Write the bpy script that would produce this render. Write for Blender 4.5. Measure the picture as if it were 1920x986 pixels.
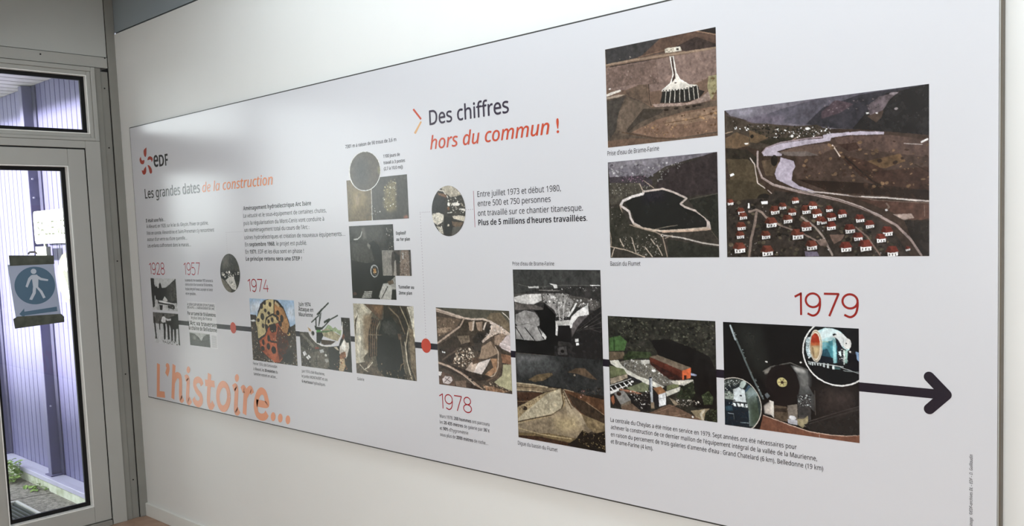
import bpy, bmesh, math, random
import numpy as np
from mathutils import Matrix, Vector

# ---------------------------------------------------------------- camera, world, sun, added area lamps, exposure
for o in list(bpy.data.objects):
    bpy.data.objects.remove(o, do_unlink=True)
scene = bpy.context.scene
COL = scene.collection

cam_data = bpy.data.cameras.new('camera')
cam = bpy.data.objects.new('camera', cam_data)
COL.objects.link(cam)
R_ = [[0.7333614402, 0.6788287249, -0.0370480803],      # image right
      [0.0263274001, -0.0828124057, -0.9962173324],     # image down
      [-0.6793289822, 0.729611998, -0.0786032206]]      # view direction
cam.matrix_world = Matrix(((R_[0][0], -R_[1][0], -R_[2][0], 5.0121863),
                           (R_[0][1], -R_[1][1], -R_[2][1], -2.1702346),
                           (R_[0][2], -R_[1][2], -R_[2][2], 1.55),
                           (0, 0, 0, 1)))
cam_data.sensor_fit = 'HORIZONTAL'
cam_data.sensor_width = 36.0
cam_data.lens = 1680.766 / 1920 * 36.0
cam_data.shift_x = -(982.535 - 960) / 1920
cam_data.shift_y = (559.639 - 493) / 1920
cam_data.clip_start = 0.02
scene.camera = cam

world = bpy.data.worlds.new('hazy_sky')
scene.world = world
world.use_nodes = True
bg = world.node_tree.nodes['Background']
bg.inputs[0].default_value = (0.93, 0.97, 1.0, 1)
bg.inputs[1].default_value = 5.4

def lamp(name, kind, loc, direction, energy, color, **kw):
    d = bpy.data.lights.new(name, kind)
    d.energy = energy
    d.color = color
    for k, v in kw.items():
        setattr(d, k, v)
    o = bpy.data.objects.new(name, d)
    o.location = loc
    o.rotation_euler = Vector(direction).to_track_quat('-Z', 'Y').to_euler()
    COL.objects.link(o)
    return o

lamp('sun', 'SUN', (-2, -8, 6), (-0.03, 1.0, -0.165), 22.0, (1.0, 0.965, 0.84), angle=math.radians(5.0))
# added area lamp behind the camera for room daylight; the front wall is solid
lamp('front_fill', 'AREA', (4.9, -4.45, 1.65), (-0.36, 0.93, 0), 86.0, (0.94, 0.98, 1.0),
     shape='RECTANGLE', size=3.2, size_y=1.3)
# added fill lamp below the raised ceiling, brightening the upper wall and facade
lamp('upper_fill', 'AREA', (5.0, -0.75, 3.05), (0, 0.12, -1), 52.0, (0.82, 0.92, 1.0),
     shape='RECTANGLE', size=7.0, size_y=0.5)

vs = scene.view_settings
scene.display_settings.display_device = 'sRGB'
vs.view_transform = 'Standard'
vs.look = 'None'
vs.exposure = 0.10
vs.gamma = 1.0
vs.use_curve_mapping = False
scene.cycles.use_denoising = True
scene.cycles.max_bounces = 10
scene.cycles.diffuse_bounces = 5
scene.cycles.glossy_bounces = 4
scene.cycles.transparent_max_bounces = 12
scene.cycles.sample_clamp_indirect = 8.0

# ---------------------------------------------------------------- helpers
def lin(c):
    r = []
    for v in c[:3]:
        v = v / 255.0
        r.append(v / 12.92 if v <= 0.04045 else ((v + 0.055) / 1.055) ** 2.4)
    return tuple(r) + (1.0,)

MATS = {}
def mat(name, rgb, rough=0.5, spec=0.5, metal=0.0, var=0.0, vscale=8.0, bump=0.0, bscale=60.0, rgb2=None):
    """principled material whose colour is broken up by noise (rgb .. rgb2), with optional fine bump"""
    if name in MATS:
        return MATS[name]
    m = bpy.data.materials.new(name)
    m.use_nodes = True
    nt = m.node_tree
    p = nt.nodes['Principled BSDF']
    p.inputs['Roughness'].default_value = rough
    p.inputs['Specular IOR Level'].default_value = spec
    p.inputs['Metallic'].default_value = metal
    tc = nt.nodes.new('ShaderNodeTexCoord')
    n = nt.nodes.new('ShaderNodeTexNoise')
    n.inputs['Scale'].default_value = vscale
    n.inputs['Detail'].default_value = 5.0
    nt.links.new(tc.outputs['Object'], n.inputs['Vector'])
    r = nt.nodes.new('ShaderNodeValToRGB')
    a = lin(rgb)
    b = lin(rgb2) if rgb2 else tuple(min(1, x * (1 + var)) for x in a[:3]) + (1,)
    if not rgb2:
        a = tuple(x * (1 - var) for x in a[:3]) + (1,)
    r.color_ramp.elements[0].position = 0.3
    r.color_ramp.elements[1].position = 0.7
    r.color_ramp.elements[0].color = a
    r.color_ramp.elements[1].color = b
    nt.links.new(n.outputs['Fac'], r.inputs['Fac'])
    nt.links.new(r.outputs['Color'], p.inputs['Base Color'])
    if bump:
        n2 = nt.nodes.new('ShaderNodeTexNoise')
        n2.inputs['Scale'].default_value = bscale
        n2.inputs['Detail'].default_value = 4.0
        nt.links.new(tc.outputs['Object'], n2.inputs['Vector'])
        bp = nt.nodes.new('ShaderNodeBump')
        bp.inputs['Strength'].default_value = bump
        bp.inputs['Distance'].default_value = 0.01
        nt.links.new(n2.outputs['Fac'], bp.inputs['Height'])
        nt.links.new(bp.outputs['Normal'], p.inputs['Normal'])
    MATS[name] = m
    return m

def glass_mat():
    m = bpy.data.materials.new('window_glass')
    m.use_nodes = True
    nt = m.node_tree
    nt.nodes.remove(nt.nodes['Principled BSDF'])
    out = nt.nodes['Material Output']
    tr = nt.nodes.new('ShaderNodeBsdfTransparent')
    tr.inputs[0].default_value = (0.93, 0.95, 0.94, 1)
    gl = nt.nodes.new('ShaderNodeBsdfGlossy')
    gl.inputs['Roughness'].default_value = 0.02
    fr = nt.nodes.new('ShaderNodeFresnel')
    fr.inputs[0].default_value = 1.5
    mx = nt.nodes.new('ShaderNodeMixShader')
    nt.links.new(fr.outputs[0], mx.inputs[0])
    nt.links.new(tr.outputs[0], mx.inputs[1])
    nt.links.new(gl.outputs[0], mx.inputs[2])
    nt.links.new(mx.outputs[0], out.inputs[0])
    return m

def box(bm, x0, x1, y0, y1, z0, z1):
    v = [bm.verts.new((x, y, z)) for x in (x0, x1) for y in (y0, y1) for z in (z0, z1)]
    for f in ((0, 1, 3, 2), (4, 6, 7, 5), (0, 4, 5, 1), (2, 3, 7, 6), (0, 2, 6, 4), (1, 5, 7, 3)):
        bm.faces.new([v[i] for i in f])

def prism(bm, pts, axis, a, b):
    """closed outline pts (2D) pushed along axis from a to b"""
    def P(p, t):
        return {'x': (t, p[0], p[1]), 'y': (p[0], t, p[1]), 'z': (p[0], p[1], t)}[axis]
    lo = [bm.verts.new(P(p, a)) for p in pts]
    hi = [bm.verts.new(P(p, b)) for p in pts]
    n = len(pts)
    bm.faces.new(lo[::-1])
    bm.faces.new(hi)
    for i in range(n):
        bm.faces.new((lo[i], lo[(i + 1) % n], hi[(i + 1) % n], hi[i]))

def ring_pts(cx, cy, rx, ry, n=48):
    return [(cx + rx * math.cos(2 * math.pi * k / n), cy + ry * math.sin(2 * math.pi * k / n)) for k in range(n)]

def build(name, bm, m, parent=None, bevel=0.0, smooth=False, segs=2):
    bmesh.ops.recalc_face_normals(bm, faces=bm.faces)
    me = bpy.data.meshes.new(name)
    bm.to_mesh(me)
    bm.free()
    me.materials.append(m)
    if smooth:
        for p in me.polygons:
            p.use_smooth = True
    o = bpy.data.objects.new(name, me)
    COL.objects.link(o)
    if parent is not None:
        o.parent = parent
        o.matrix_parent_inverse = Matrix.Translation(-parent.location)
    if bevel:
        md = o.modifiers.new('bevel', 'BEVEL')
        md.width = bevel
        md.segments = segs
        md.limit_method = 'ANGLE'
    return o

def boxes(name, lst, m, parent=None, bevel=0.0):
    bm = bmesh.new()
    for b in lst:
        box(bm, *b)
    return build(name, bm, m, parent, bevel)

def tag(o, label=None, cat=None, group=None, kind=None):
    if label: o['label'] = label
    if cat: o['category'] = cat
    if group: o['group'] = group
    if kind: o['kind'] = kind
    return o

def struct(o, label=None):
    return tag(o, label, None, None, 'structure')

def empty(name, loc):
    o = bpy.data.objects.new(name, None)
    o.location = loc
    o.empty_display_size = 0.1
    COL.objects.link(o)
    return o

GLASS = glass_mat()
M_WALL = mat('white_wall_paint', (231, 231, 228), 0.42, 0.35, var=0.012, vscale=3, bump=0.02, bscale=140)
M_UPPER = mat('grey_blue_lacquer', (150, 160, 166), 0.28, 0.5, var=0.02, vscale=2)
M_PLAST = mat('grey_panel_paint', (186, 188, 184), 0.55, 0.35, var=0.03, vscale=2.5, bump=0.02, bscale=90)
M_PVC = mat('grey_pvc', (174, 174, 169), 0.38, 0.45, var=0.02, vscale=6)
M_PVC2 = mat('worn_grey_pvc', (138, 137, 131), 0.5, 0.4, var=0.05, vscale=9)
M_BEAD = mat('white_pvc', (246, 246, 242), 0.35, 0.45, var=0.01)
M_GASKET = mat('black_rubber', (14, 14, 15), 0.6, 0.3, var=0.1)
M_GAP = mat('dark_seam', (26, 25, 24), 0.8, 0.2, var=0.1)
M_SCREW = mat('dark_screw', (40, 40, 38), 0.4, 0.5, metal=0.6, var=0.1)
M_FLOOR = mat('brown_floor', (156, 126, 106), 0.45, 0.4, rgb2=(176, 146, 126), vscale=14, bump=0.05)
M_BASE = mat('white_skirting', (226, 226, 221), 0.4, 0.4, var=0.02)
M_CEIL = mat('ceiling_white', (222, 222, 218), 0.8, 0.2, var=0.01)

# ---------------------------------------------------------------- room shell
X_END, Y_END, Z_TOP = 9.5, -5.7, 3.12
struct(boxes('floor', [(-0.06, X_END, Y_END, 0.0, -0.05, 0.0)], M_FLOOR))
struct(boxes('wall_back', [(0.0, X_END, 0.0, 0.12, 0.0, 2.683)], M_WALL))
struct(boxes('trim_1', [(-0.1, X_END, 0.004, 0.12, 2.692, Z_TOP)], M_UPPER), 'grey blue band above the white wall')
struct(boxes('trim_2', [(0.0, X_END, 0.014, 0.1, 2.683, 2.692)], M_GAP), 'dark joint above the white wall')
struct(boxes('baseboard_back', [(0.0, X_END, -0.013, 0.0, 0.0, 0.074)], M_BASE, bevel=0.003))
struct(boxes('wall_front', [(-0.1, X_END, Y_END - 0.1, Y_END, 0.0, Z_TOP)], M_WALL))
struct(boxes('wall_right', [(X_END, X_END + 0.1, Y_END, 0.0, 0.0, Z_TOP)], M_WALL))
struct(boxes('ceiling', [(-0.1, X_END, -1.1, 0.12, Z_TOP, Z_TOP + 0.06), (-0.0, X_END, Y_END, -1.1, 2.47, 2.53),  # lowered part is out of view, added to shade the upper wall
                         (0.0, X_END, -1.12, -1.1, 2.53, Z_TOP)], M_CEIL))
# facade with the door: painted panel over the openings, solid wall further along
bm = bmesh.new()
box(bm, -0.10, 0.0, Y_END, -0.046, 2.557, Z_TOP)
box(bm, -0.10, 0.0, Y_END, -4.6, 0.0, 2.557)
struct(build('wall_left', bm, M_PLAST))
# corner post, cover strip with screws, head strip
struct(boxes('trim_3', [(-0.10, 0.010, -0.043, 0.004, 0.0, Z_TOP)], M_PVC2, bevel=0.003), 'grey corner post between door wall and white wall')
boxes('dark_joint', [(-0.10, 0.001, -0.046, -0.043, 0.0, Z_TOP)], M_GAP)['kind'] = 'structure'
t4 = struct(boxes('trim_4', [(-0.10, 0.004, -0.119, -0.086, 0.0, 2.494), (-0.10, -0.002, -0.086, -0.046, 0.0, 2.478)], M_PVC2, bevel=0.0015),
            'grey cover strip with dark screws beside the door')
for k, (yy, zz) in enumerate(((-0.087, 2.069), (-0.088, 2.389), (-0.087, 1.45), (-0.087, 0.82), (-0.087, 0.22))):
    bm = bmesh.new()
    prism(bm, ring_pts(yy + 0.02, zz, 0.004, 0.004, 14), 'x', -0.003, 0.0)
    build('screw', bm, M_SCREW, t4)
t5 = struct(boxes('trim_5', [(-0.10, 0.006, -4.6, -0.0465, 2.497, 2.554)], M_PVC, bevel=0.002), 'grey head strip above the transom window')
for yy, zz in ((-0.058, 2.551), (-0.385, 2.535)):
    bm = bmesh.new()
    prism(bm, ring_pts(yy, zz, 0.004, 0.004, 14), 'x', 0.005, 0.008)
    build('screw', bm, M_SCREW, t5)
t6 = boxes('trim_6', [(-0.09, -0.006, -4.6, -0.0465, 2.554, 2.557), (-0.09, -0.004, -4.6, -0.119, 2.494, 2.497)], M_GAP)
struct(t6, 'dark seams along the head strip')

def glazed(prefix, parent, y0, y1, z0, z1, sw, face, outer=-0.045, glass=True):
    """profile frame of width sw around a pane: stepped face, white glazing bead, black gasket, glass.  y0<y1"""
    bm = bmesh.new()
    for (a, b, c, d) in ((y0, y0 + sw, z0, z1), (y1 - sw, y1, z0, z1), (y0 + sw, y1 - sw, z0, z0 + sw), (y0 + sw, y1 - sw, z1 - sw, z1)):
        box(bm, outer, face, a, b, c, d)
    build(prefix + '_frame', bm, M_PVC, parent, bevel=0.003)
    bw, bd = 0.006, face - 0.0015
    a0, a1, c0, c1 = y0 + sw, y1 - sw, z0 + sw, z1 - sw
    gx = -0.030
    bm = bmesh.new()
    for (a, b, c, d) in ((a0, a0 + bw, c0, c1), (a1 - bw, a1, c0, c1), (a0 + bw, a1 - bw, c0, c0 + bw), (a0 + bw, a1 - bw, c1 - bw, c1)):
        box(bm, gx + 0.006, bd, a, b, c, d)
    build('glazing_bead', bm, M_BEAD if sw > 0 else M_PVC, parent, bevel=0.002)
    gw = bw + 0.020
    bm = bmesh.new()
    for (a, b, c, d) in ((a0, a0 + gw, c0, c1), (a1 - gw, a1, c0, c1), (a0 + gw, a1 - gw, c0, c0 + gw), (a0 + gw, a1 - gw, c1 - gw, c1)):
        box(bm, gx - 0.01, gx + 0.006, a, b, c, d)
    build('gasket', bm, M_GASKET, parent)
    bm = bmesh.new()
    box(bm, gx - 0.003, gx + 0.003, a0 + 0.004, a1 - 0.004, c0 + 0.004, c1 - 0.004)
    build('pane', bm, GLASS, parent)

# transom window over the door
w1 = struct(empty('window_1', (0, -0.6, 2.3)), 'transom window above the door')
bm = bmesh.new()
for (a, b, c, d) in ((-0.142, -0.1195, 2.101, 2.494), (-0.88, -0.857, 2.101, 2.494), (-0.857, -0.142, 2.471, 2.494), (-0.857, -0.142, 2.101, 2.118)):
    box(bm, -0.07, 0.014, a, b, c, d)
build('outer_frame', bm, M_PVC, w1, bevel=0.003)
glazed('sash', w1, -0.857, -0.142, 2.118, 2.471, 0.020, 0.006)

# door: fixed frame and one glazed leaf
d1 = struct(empty('door_1', (0, -0.5, 0.0)), 'glazed grey door leading outside')
bm = bmesh.new()
box(bm, -0.07, 0.014, -0.197, -0.1195, 0.0, 2.1)
box(bm, -0.07, 0.014, -0.88, -0.197, 2.061, 2.1)
box(bm, -0.07, 0.014, -0.88, -0.806, 0.0, 2.061)
build('door_frame', bm, M_PVC, d1, bevel=0.003)
boxes('seal', [(-0.05, 0.006, -0.2035, -0.197, 0.006, 2.061), (-0.05, 0.006, -0.806, -0.2035, 2.0545, 2.061), (-0.05, 0.010, -0.806, -0.800, 0.006, 2.0545)], M_GASKET, d1)
def leaf(y0, y1):
    glazed('leaf', d1, y0, y1, 0.034, 2.054, 0.088, 0.014, outer=-0.055)
leaf(-0.800, -0.2035)
boxes('threshold', [(-0.06, 0.024, -0.806, -0.204, 0.0005, 0.030)], M_PVC2, d1, bevel=0.003)
# glazed bay beyond the door
w2 = struct(empty('window_2', (0, -2.3, 0.0)), 'fixed glazing beside the door')
boxes('outer_frame', [(-0.07, 0.010, -0.91, -0.8805, 0.0, 2.494), (-0.07, 0.010, -4.6, -4.55, 0.0, 2.494), (-0.07, 0.010, -4.55, -0.91, 0.0, 0.08), (-0.07, 0.010, -4.55, -0.91, 2.45, 2.494)], M_PVC, w2, bevel=0.003)
glazed('sash', w2, -4.55, -0.91, 0.08, 2.45, 0.03, 0.004)

# ---------------------------------------------------------------- outside, through the glass
M_PURP = mat('violet_cladding', (97, 95, 134), 0.42, 0.4, var=0.05, vscale=3)
M_POST = mat('violet_steel', (92, 90, 124), 0.45, 0.4, var=0.06, vscale=8)
M_LEDGE = mat('lavender_sill', (170, 168, 192), 0.5, 0.4, var=0.05, vscale=7)
M_KERB = mat('mossy_kerb', (204, 208, 196), 0.8, 0.2, rgb2=(160, 166, 144), vscale=16, bump=0.3, bscale=50)
M_GROUND = mat('rough_tarmac', (88, 86, 82), 0.9, 0.2, rgb2=(150, 146, 138), vscale=42, bump=0.8, bscale=90)
M_SLAT = mat('white_soffit', (214, 208, 204), 0.5, 0.3, var=0.03)
M_SLATGAP = mat('soffit_gap', (40, 38, 37), 0.8, 0.2, var=0.05)
M_GRATE = mat('dark_grating', (66, 72, 70), 0.6, 0.4, metal=0.3, var=0.1)
M_LEAF = mat('weed_leaf', (88, 120, 62), 0.5, 0.3, rgb2=(150, 176, 98), vscale=22)

# ribbed cladding: one profile in plan, extruded upwards
def cladding(x0, x1):
    pts = []
    xs = x1
    bays = []
    front = [(x1, 0.0)]
    gx = -0.40
    grooves = [-0.42 - 0.078 * i for i in range(10)] + [-1.425 - 0.0805 * i for i in range(10)]
    k = -2.40
    while k > x0 + 0.1:
        grooves += [k - 0.08 * i for i in range(11)]
        k -= 1.02
    for g in sorted([g for g in grooves if x0 + 0.02 < g < x1 - 0.02], reverse=True):
        front += [(g + 0.005, 0.0), (g + 0.0015, 0.009), (g - 0.0015, 0.009), (g - 0.005, 0.0)]
    front += [(x0, 0.0), (x0, 0.1), (x1, 0.1)]
    bm = bmesh.new()
    prism(bm, front, 'z', 0.0, 2.66)
    return bm
struct(build('wall_exterior', cladding(-9.0, -0.102), M_PURP), 'violet ribbed metal wall outside the door')
for i, (px, lab) in enumerate(((-1.248, 'violet steel post behind the white lettered board on the outside wall'),
                               (-2.243, 'violet steel post at the far left of the door glass'))):
    bm = bmesh.new()
    box(bm, px - 0.058, px, -0.07, -0.001, 0.037, 2.57)
    o = build('steel_post', bm, M_POST, bevel=0.004)
    tag(o, lab, 'post', 'steel posts on the outside wall')
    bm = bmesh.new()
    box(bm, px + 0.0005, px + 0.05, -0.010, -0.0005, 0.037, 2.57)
    build('post_shade_strip', bm, mat('shade_violet', (72, 71, 98), 0.45, 0.4, var=0.04), o)  # thin strip in darker violet: painted shadow of the post on the wall
    bm = bmesh.new()
    box(bm, px - 0.075, px + 0.03, -0.085, -0.011, 0.0372, 0.045)
    build('foot_plate', bm, M_POST, o)
    for zz in (1.98, 1.86, 1.2, 0.5):
        bm = bmesh.new()
        prism(bm, ring_pts(-0.045, zz, 0.006, 0.006, 12), 'x', px, px + 0.005)
        build('bolt', bm, M_LEDGE, o)
lg = struct(boxes('trim_7', [(-9.0, -1.90, -0.105, -0.0005, 0.004, 0.0365), (-1.895, -0.102, -0.105, -0.0005, 0.004, 0.0365)], M_LEDGE, bevel=0.003), 'lavender sill along the foot of the outside wall')
struct(boxes('trim_8', [(-9.0, -0.102, -0.098, 0.1, -0.07, 0.003)], M_KERB), 'mossy kerb under the sill')
bm = bmesh.new()
box(bm, -14.0, -0.102, -14.0, 0.1, -0.12, -0.055)
struct(build('ground', bm, M_GROUND), 'rough grey tarmac outside the door')
struct(boxes('bounce_slab', [(-12.0, -0.11, -6.2, -1.52, -0.0549, -0.045)], mat('bounce_pale', (196, 194, 186), 0.8, 0.2, var=0.06, vscale=3)), 'added pale slab out of view, bouncing light into the room')  # pale slab added beyond view to throw daylight up into the room
bm = bmesh.new()
prism(bm, [(-1.16, -0.10), (-1.185, -0.20), (-1.215, -0.33), (-1.26, -0.6), (-1.272, -0.6), (-1.225, -0.33), (-1.195, -0.20), (-1.17, -0.10)], 'z', -0.0552, -0.0545)
tag(build('ground_crack', bm, mat('crack_dark', (34, 33, 31), 0.9, 0.1, var=0.2)), 'dark crack across the tarmac from kerb to grating', 'crack')
# slatted soffit of the canopy
bm = bmesh.new()
x = -0.11
while x > -8.0:
    box(bm, x - 0.118, x - 0.008, -1.15, -0.001, 2.575, 2.580)
    x -= 0.13
so = struct(build('ceiling_exterior', bm, M_SLAT, bevel=0.003), 'white slatted canopy soffit outside')
bm = bmesh.new()
box(bm, -8.2, -0.105, -1.17, -0.0005, 2.5805, 2.68)
build('backing', bm, M_SLATGAP, so)

# grating in front of the door
g = empty('door_grating', (-0.6, -0.8, -0.055))
tag(g, 'dark ribbed metal foot grating with a pale rim outside the door', 'grating')
bm = bmesh.new()
y = -0.352
while y > -1.5:
    box(bm, -1.09, -0.12, y - 0.010, y, -0.054, -0.041)
    y -= 0.028
build('rib', bm, M_GRATE, g)
boxes('rim', [(-1.11, -0.12, -0.345, -0.328, -0.0545, -0.036), (-1.11, -1.093, -1.5, -0.345, -0.0545, -0.036)], mat('grating_rim', (196, 196, 190), 0.4, 0.4, metal=0.3, var=0.05), g)
boxes('tray', [(-1.093, -0.12, -1.5, -0.345, -0.0548, -0.0535)], mat('grating_tray', (34, 40, 40), 0.8, 0.2, var=0.1), g)

# weeds along the kerb
def weed(cx, cy, r, n, h, seed):
    rnd = random.Random(seed)
    bm = bmesh.new()
    for i in range(n):
        a = rnd.uniform(0, 2 * math.pi)
        d = r * rnd.random() ** 0.5
        bx, by = cx + d * math.cos(a) * 1.3, cy + d * math.sin(a) * 0.6
        z = -0.055 + h * rnd.uniform(0.1, 1.0)
        L, w = rnd.uniform(0.03, 0.055), rnd.uniform(0.010, 0.018)
        yaw, up = rnd.uniform(0, 6.28), rnd.uniform(-0.2, 0.7)
        dx, dy, dz = math.cos(yaw) * math.cos(up), math.sin(yaw) * math.cos(up), math.sin(up)
        sx, sy = -math.sin(yaw), math.cos(yaw)
        p = []
        for t, ww in ((0, 0.15), (0.35, 1.0), (0.7, 0.75), (1.0, 0.05)):
            zz = z + dz * L * t - 0.012 * t * t
            p.append((bm.verts.new((bx + dx * L * t + sx * w * ww, by + dy * L * t + sy * w * ww, zz)),
                      bm.verts.new((bx + dx * L * t, by + dy * L * t, zz - 0.004)),
                      bm.verts.new((bx + dx * L * t - sx * w * ww, by + dy * L * t - sy * w * ww, zz))))
        for q in range(3):
            for s in range(2):
                bm.faces.new((p[q][s], p[q][s + 1], p[q + 1][s + 1], p[q + 1][s]))
        # stalk
        s0 = [bm.verts.new((cx + (bx - cx) * 0.4 + e, cy + (by - cy) * 0.4, -0.056)) for e in (0, 0.003)]
        s1 = [bm.verts.new((bx + e, by, z)) for e in (0, 0.003)]
        bm.faces.new((s0[0], s0[1], s1[1], s1[0]))
    return bm
tag(build('leafy_weed', weed(-1.73, -0.17, 0.10, 90, 0.16, 3), M_LEAF), 'green leafy weed growing against the sill at the left of the glass', 'weed')
bm = weed(-1.36, -0.116, 0.13, 22, 0.022, 5)
tag(build('kerb_weed', bm, M_LEAF), 'low tuft of yellow green weed at the middle of the kerb foot', 'weed')
# foliage row added out of view: shades the outside wall's foot, darkens low reflections
bm = bmesh.new()
rnd = random.Random(8)
for i in range(60):
    for j in range(4):
        c = (-13.5 + i * 0.23, -6.6 + rnd.uniform(-0.2, 0.2), -0.05 + 0.50 * j + rnd.uniform(-0.05, 0.05))
        bmesh.ops.create_icosphere(bm, subdivisions=1, radius=rnd.uniform(0.30, 0.38), matrix=Matrix.Translation(c))
tag(build('shade_hedge', bm, mat('hedge_green', (44, 58, 36), 0.8, 0.2, rgb2=(74, 92, 54), vscale=20), smooth=True), 'added row of dark foliage out of view, shading the foot of the outside wall', 'shade_hedge', None, 'stuff')

# ---------------------------------------------------------------- text helper (built-in font, converted to mesh)
SANS = {'r': (0x1D5A0, 0x1D5BA, 0x1D7E2), 'b': (0x1D5D4, 0x1D5EE, 0x1D7EC), 'i': (0x1D608, 0x1D622, 0x1D7E2)}
BASE = {'\u00e9': 'e/', '\u00e8': 'e`', '\u00ea': 'e^', '\u00e0': 'a`', '\u00c0': 'A`', '\u00f4': 'o^', '\u00fb': 'u^', '\u00ee': 'i^', '\u00e2': 'a^', '\u00c9': 'E/'}
def sans(s, face):
    """swap plain letters and digits for the sans-serif letters of the built-in font set"""
    u, l, d = SANS[face]
    out = ''
    for c in s:
        c = BASE.get(c, c)[0]
        if 'A' <= c <= 'Z':
            c = chr(u + ord(c) - 65)
        elif 'a' <= c <= 'z':
            c = chr(l + ord(c) - 97)
        elif '0' <= c <= '9':
            c = chr(d + ord(c) - 48)
        out += c
    return out

def text_data(s, weight=0.0):
    cu = bpy.data.curves.new('t', 'FONT')
    cu.body = s
    cu.size = 1.0
    cu.resolution_u = 3
    cu.fill_mode = 'FRONT'
    cu.offset = weight
    ob = bpy.data.objects.new('t', cu)
    COL.objects.link(ob)
    dg = bpy.context.evaluated_depsgraph_get()
    dg.update()
    me = bpy.data.meshes.new_from_object(ob.evaluated_get(dg))
    n = len(me.vertices)
    co = np.empty(n * 3, dtype=np.float32)
    me.vertices.foreach_get('co', co)
    faces = [list(p.vertices) for p in me.polygons]
    bpy.data.objects.remove(ob, do_unlink=True)
    bpy.data.curves.remove(cu)
    bpy.data.meshes.remove(me)
    return co.reshape(-1, 3), faces

def face_of(weight, shear):
    return 'i' if shear else ('b' if weight >= 0.014 else 'r')

ADV = {}
def advance(s, face):
    """pen advance of s"""
    k = (s, face)
    if k not in ADV:
        ADV[k] = one_advance(s, face) if len(s) == 1 else 0.0
        for c in (s if len(s) > 1 else ''):
            if (c, face) not in ADV:
                ADV[(c, face)] = one_advance(c, face)
            ADV[k] += ADV[(c, face)]
    return ADV[k]

def one_advance(s, face):
    return text_data(sans(s, face) + '|')[0][:, 0].max() - text_data('|')[0][:, 0].max()

def text_mesh(bm, s, x0, x1, z, cap, weight=0.0, shear=0.0, y=0.0):
    """draw s with its ink between x0 and x1, on the baseline z, with capital height cap"""
    face = face_of(weight, shear)
    co, faces = text_data(sans(s, face))
    fat = 0.0 if face == 'b' else max(0.0, weight)
    mn, mxx = co[:, 0].min(), co[:, 0].max()
    sx = (x1 - x0) / (mxx - mn)
    sz = cap / CAP
    # fatter strokes: the same letters laid over each other with a tiny shift
    for k, (ox, oz) in enumerate(((0, 0), (-fat, 0), (fat, 0), (0, fat), (0, -fat)) if fat else ((0, 0),)):
        vs_ = [bm.verts.new((x0 + (c[0] - mn + ox) * sx, y - 0.00003 * k, z + (c[1] + oz) * sz)) for c in co]
        for p in faces:
            try:
                bm.faces.new([vs_[i] for i in p])
            except ValueError:
                pass
    t = 0.075 if face == 'b' else 0.055
    for i, c in enumerate(s):
        if c in BASE:
            m = (advance(s[:i], face) if i else 0.0)
            m = 0.5 * (m + advance(s[:i + 1], face)) + (0.05 if face == 'i' else 0.0)
            h0 = 0.755 if c.isupper() else 0.60
            h1 = h0 + 0.15
            k = BASE[c][1]
            q = []
            if k in '/^':
                o = 0.0 if k == '/' else -0.07
                q.append([(m - 0.03 + o, h0), (m - 0.03 + o + t, h0), (m + 0.07 + o + t, h1), (m + 0.06 + o - 0.02, h1)])
            if k in '`^':
                o = 0.0 if k == '`' else 0.07
                q.append([(m + 0.03 + o - t, h0), (m + 0.03 + o, h0), (m - 0.06 + o + 0.02, h1), (m - 0.07 + o - t, h1)])
            for r in q:
                f = [bm.verts.new((x0 + (a - mn) * sx, y, z + b * sz)) for a, b in r]
                bm.faces.new(f)
CAP = 0.714

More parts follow.
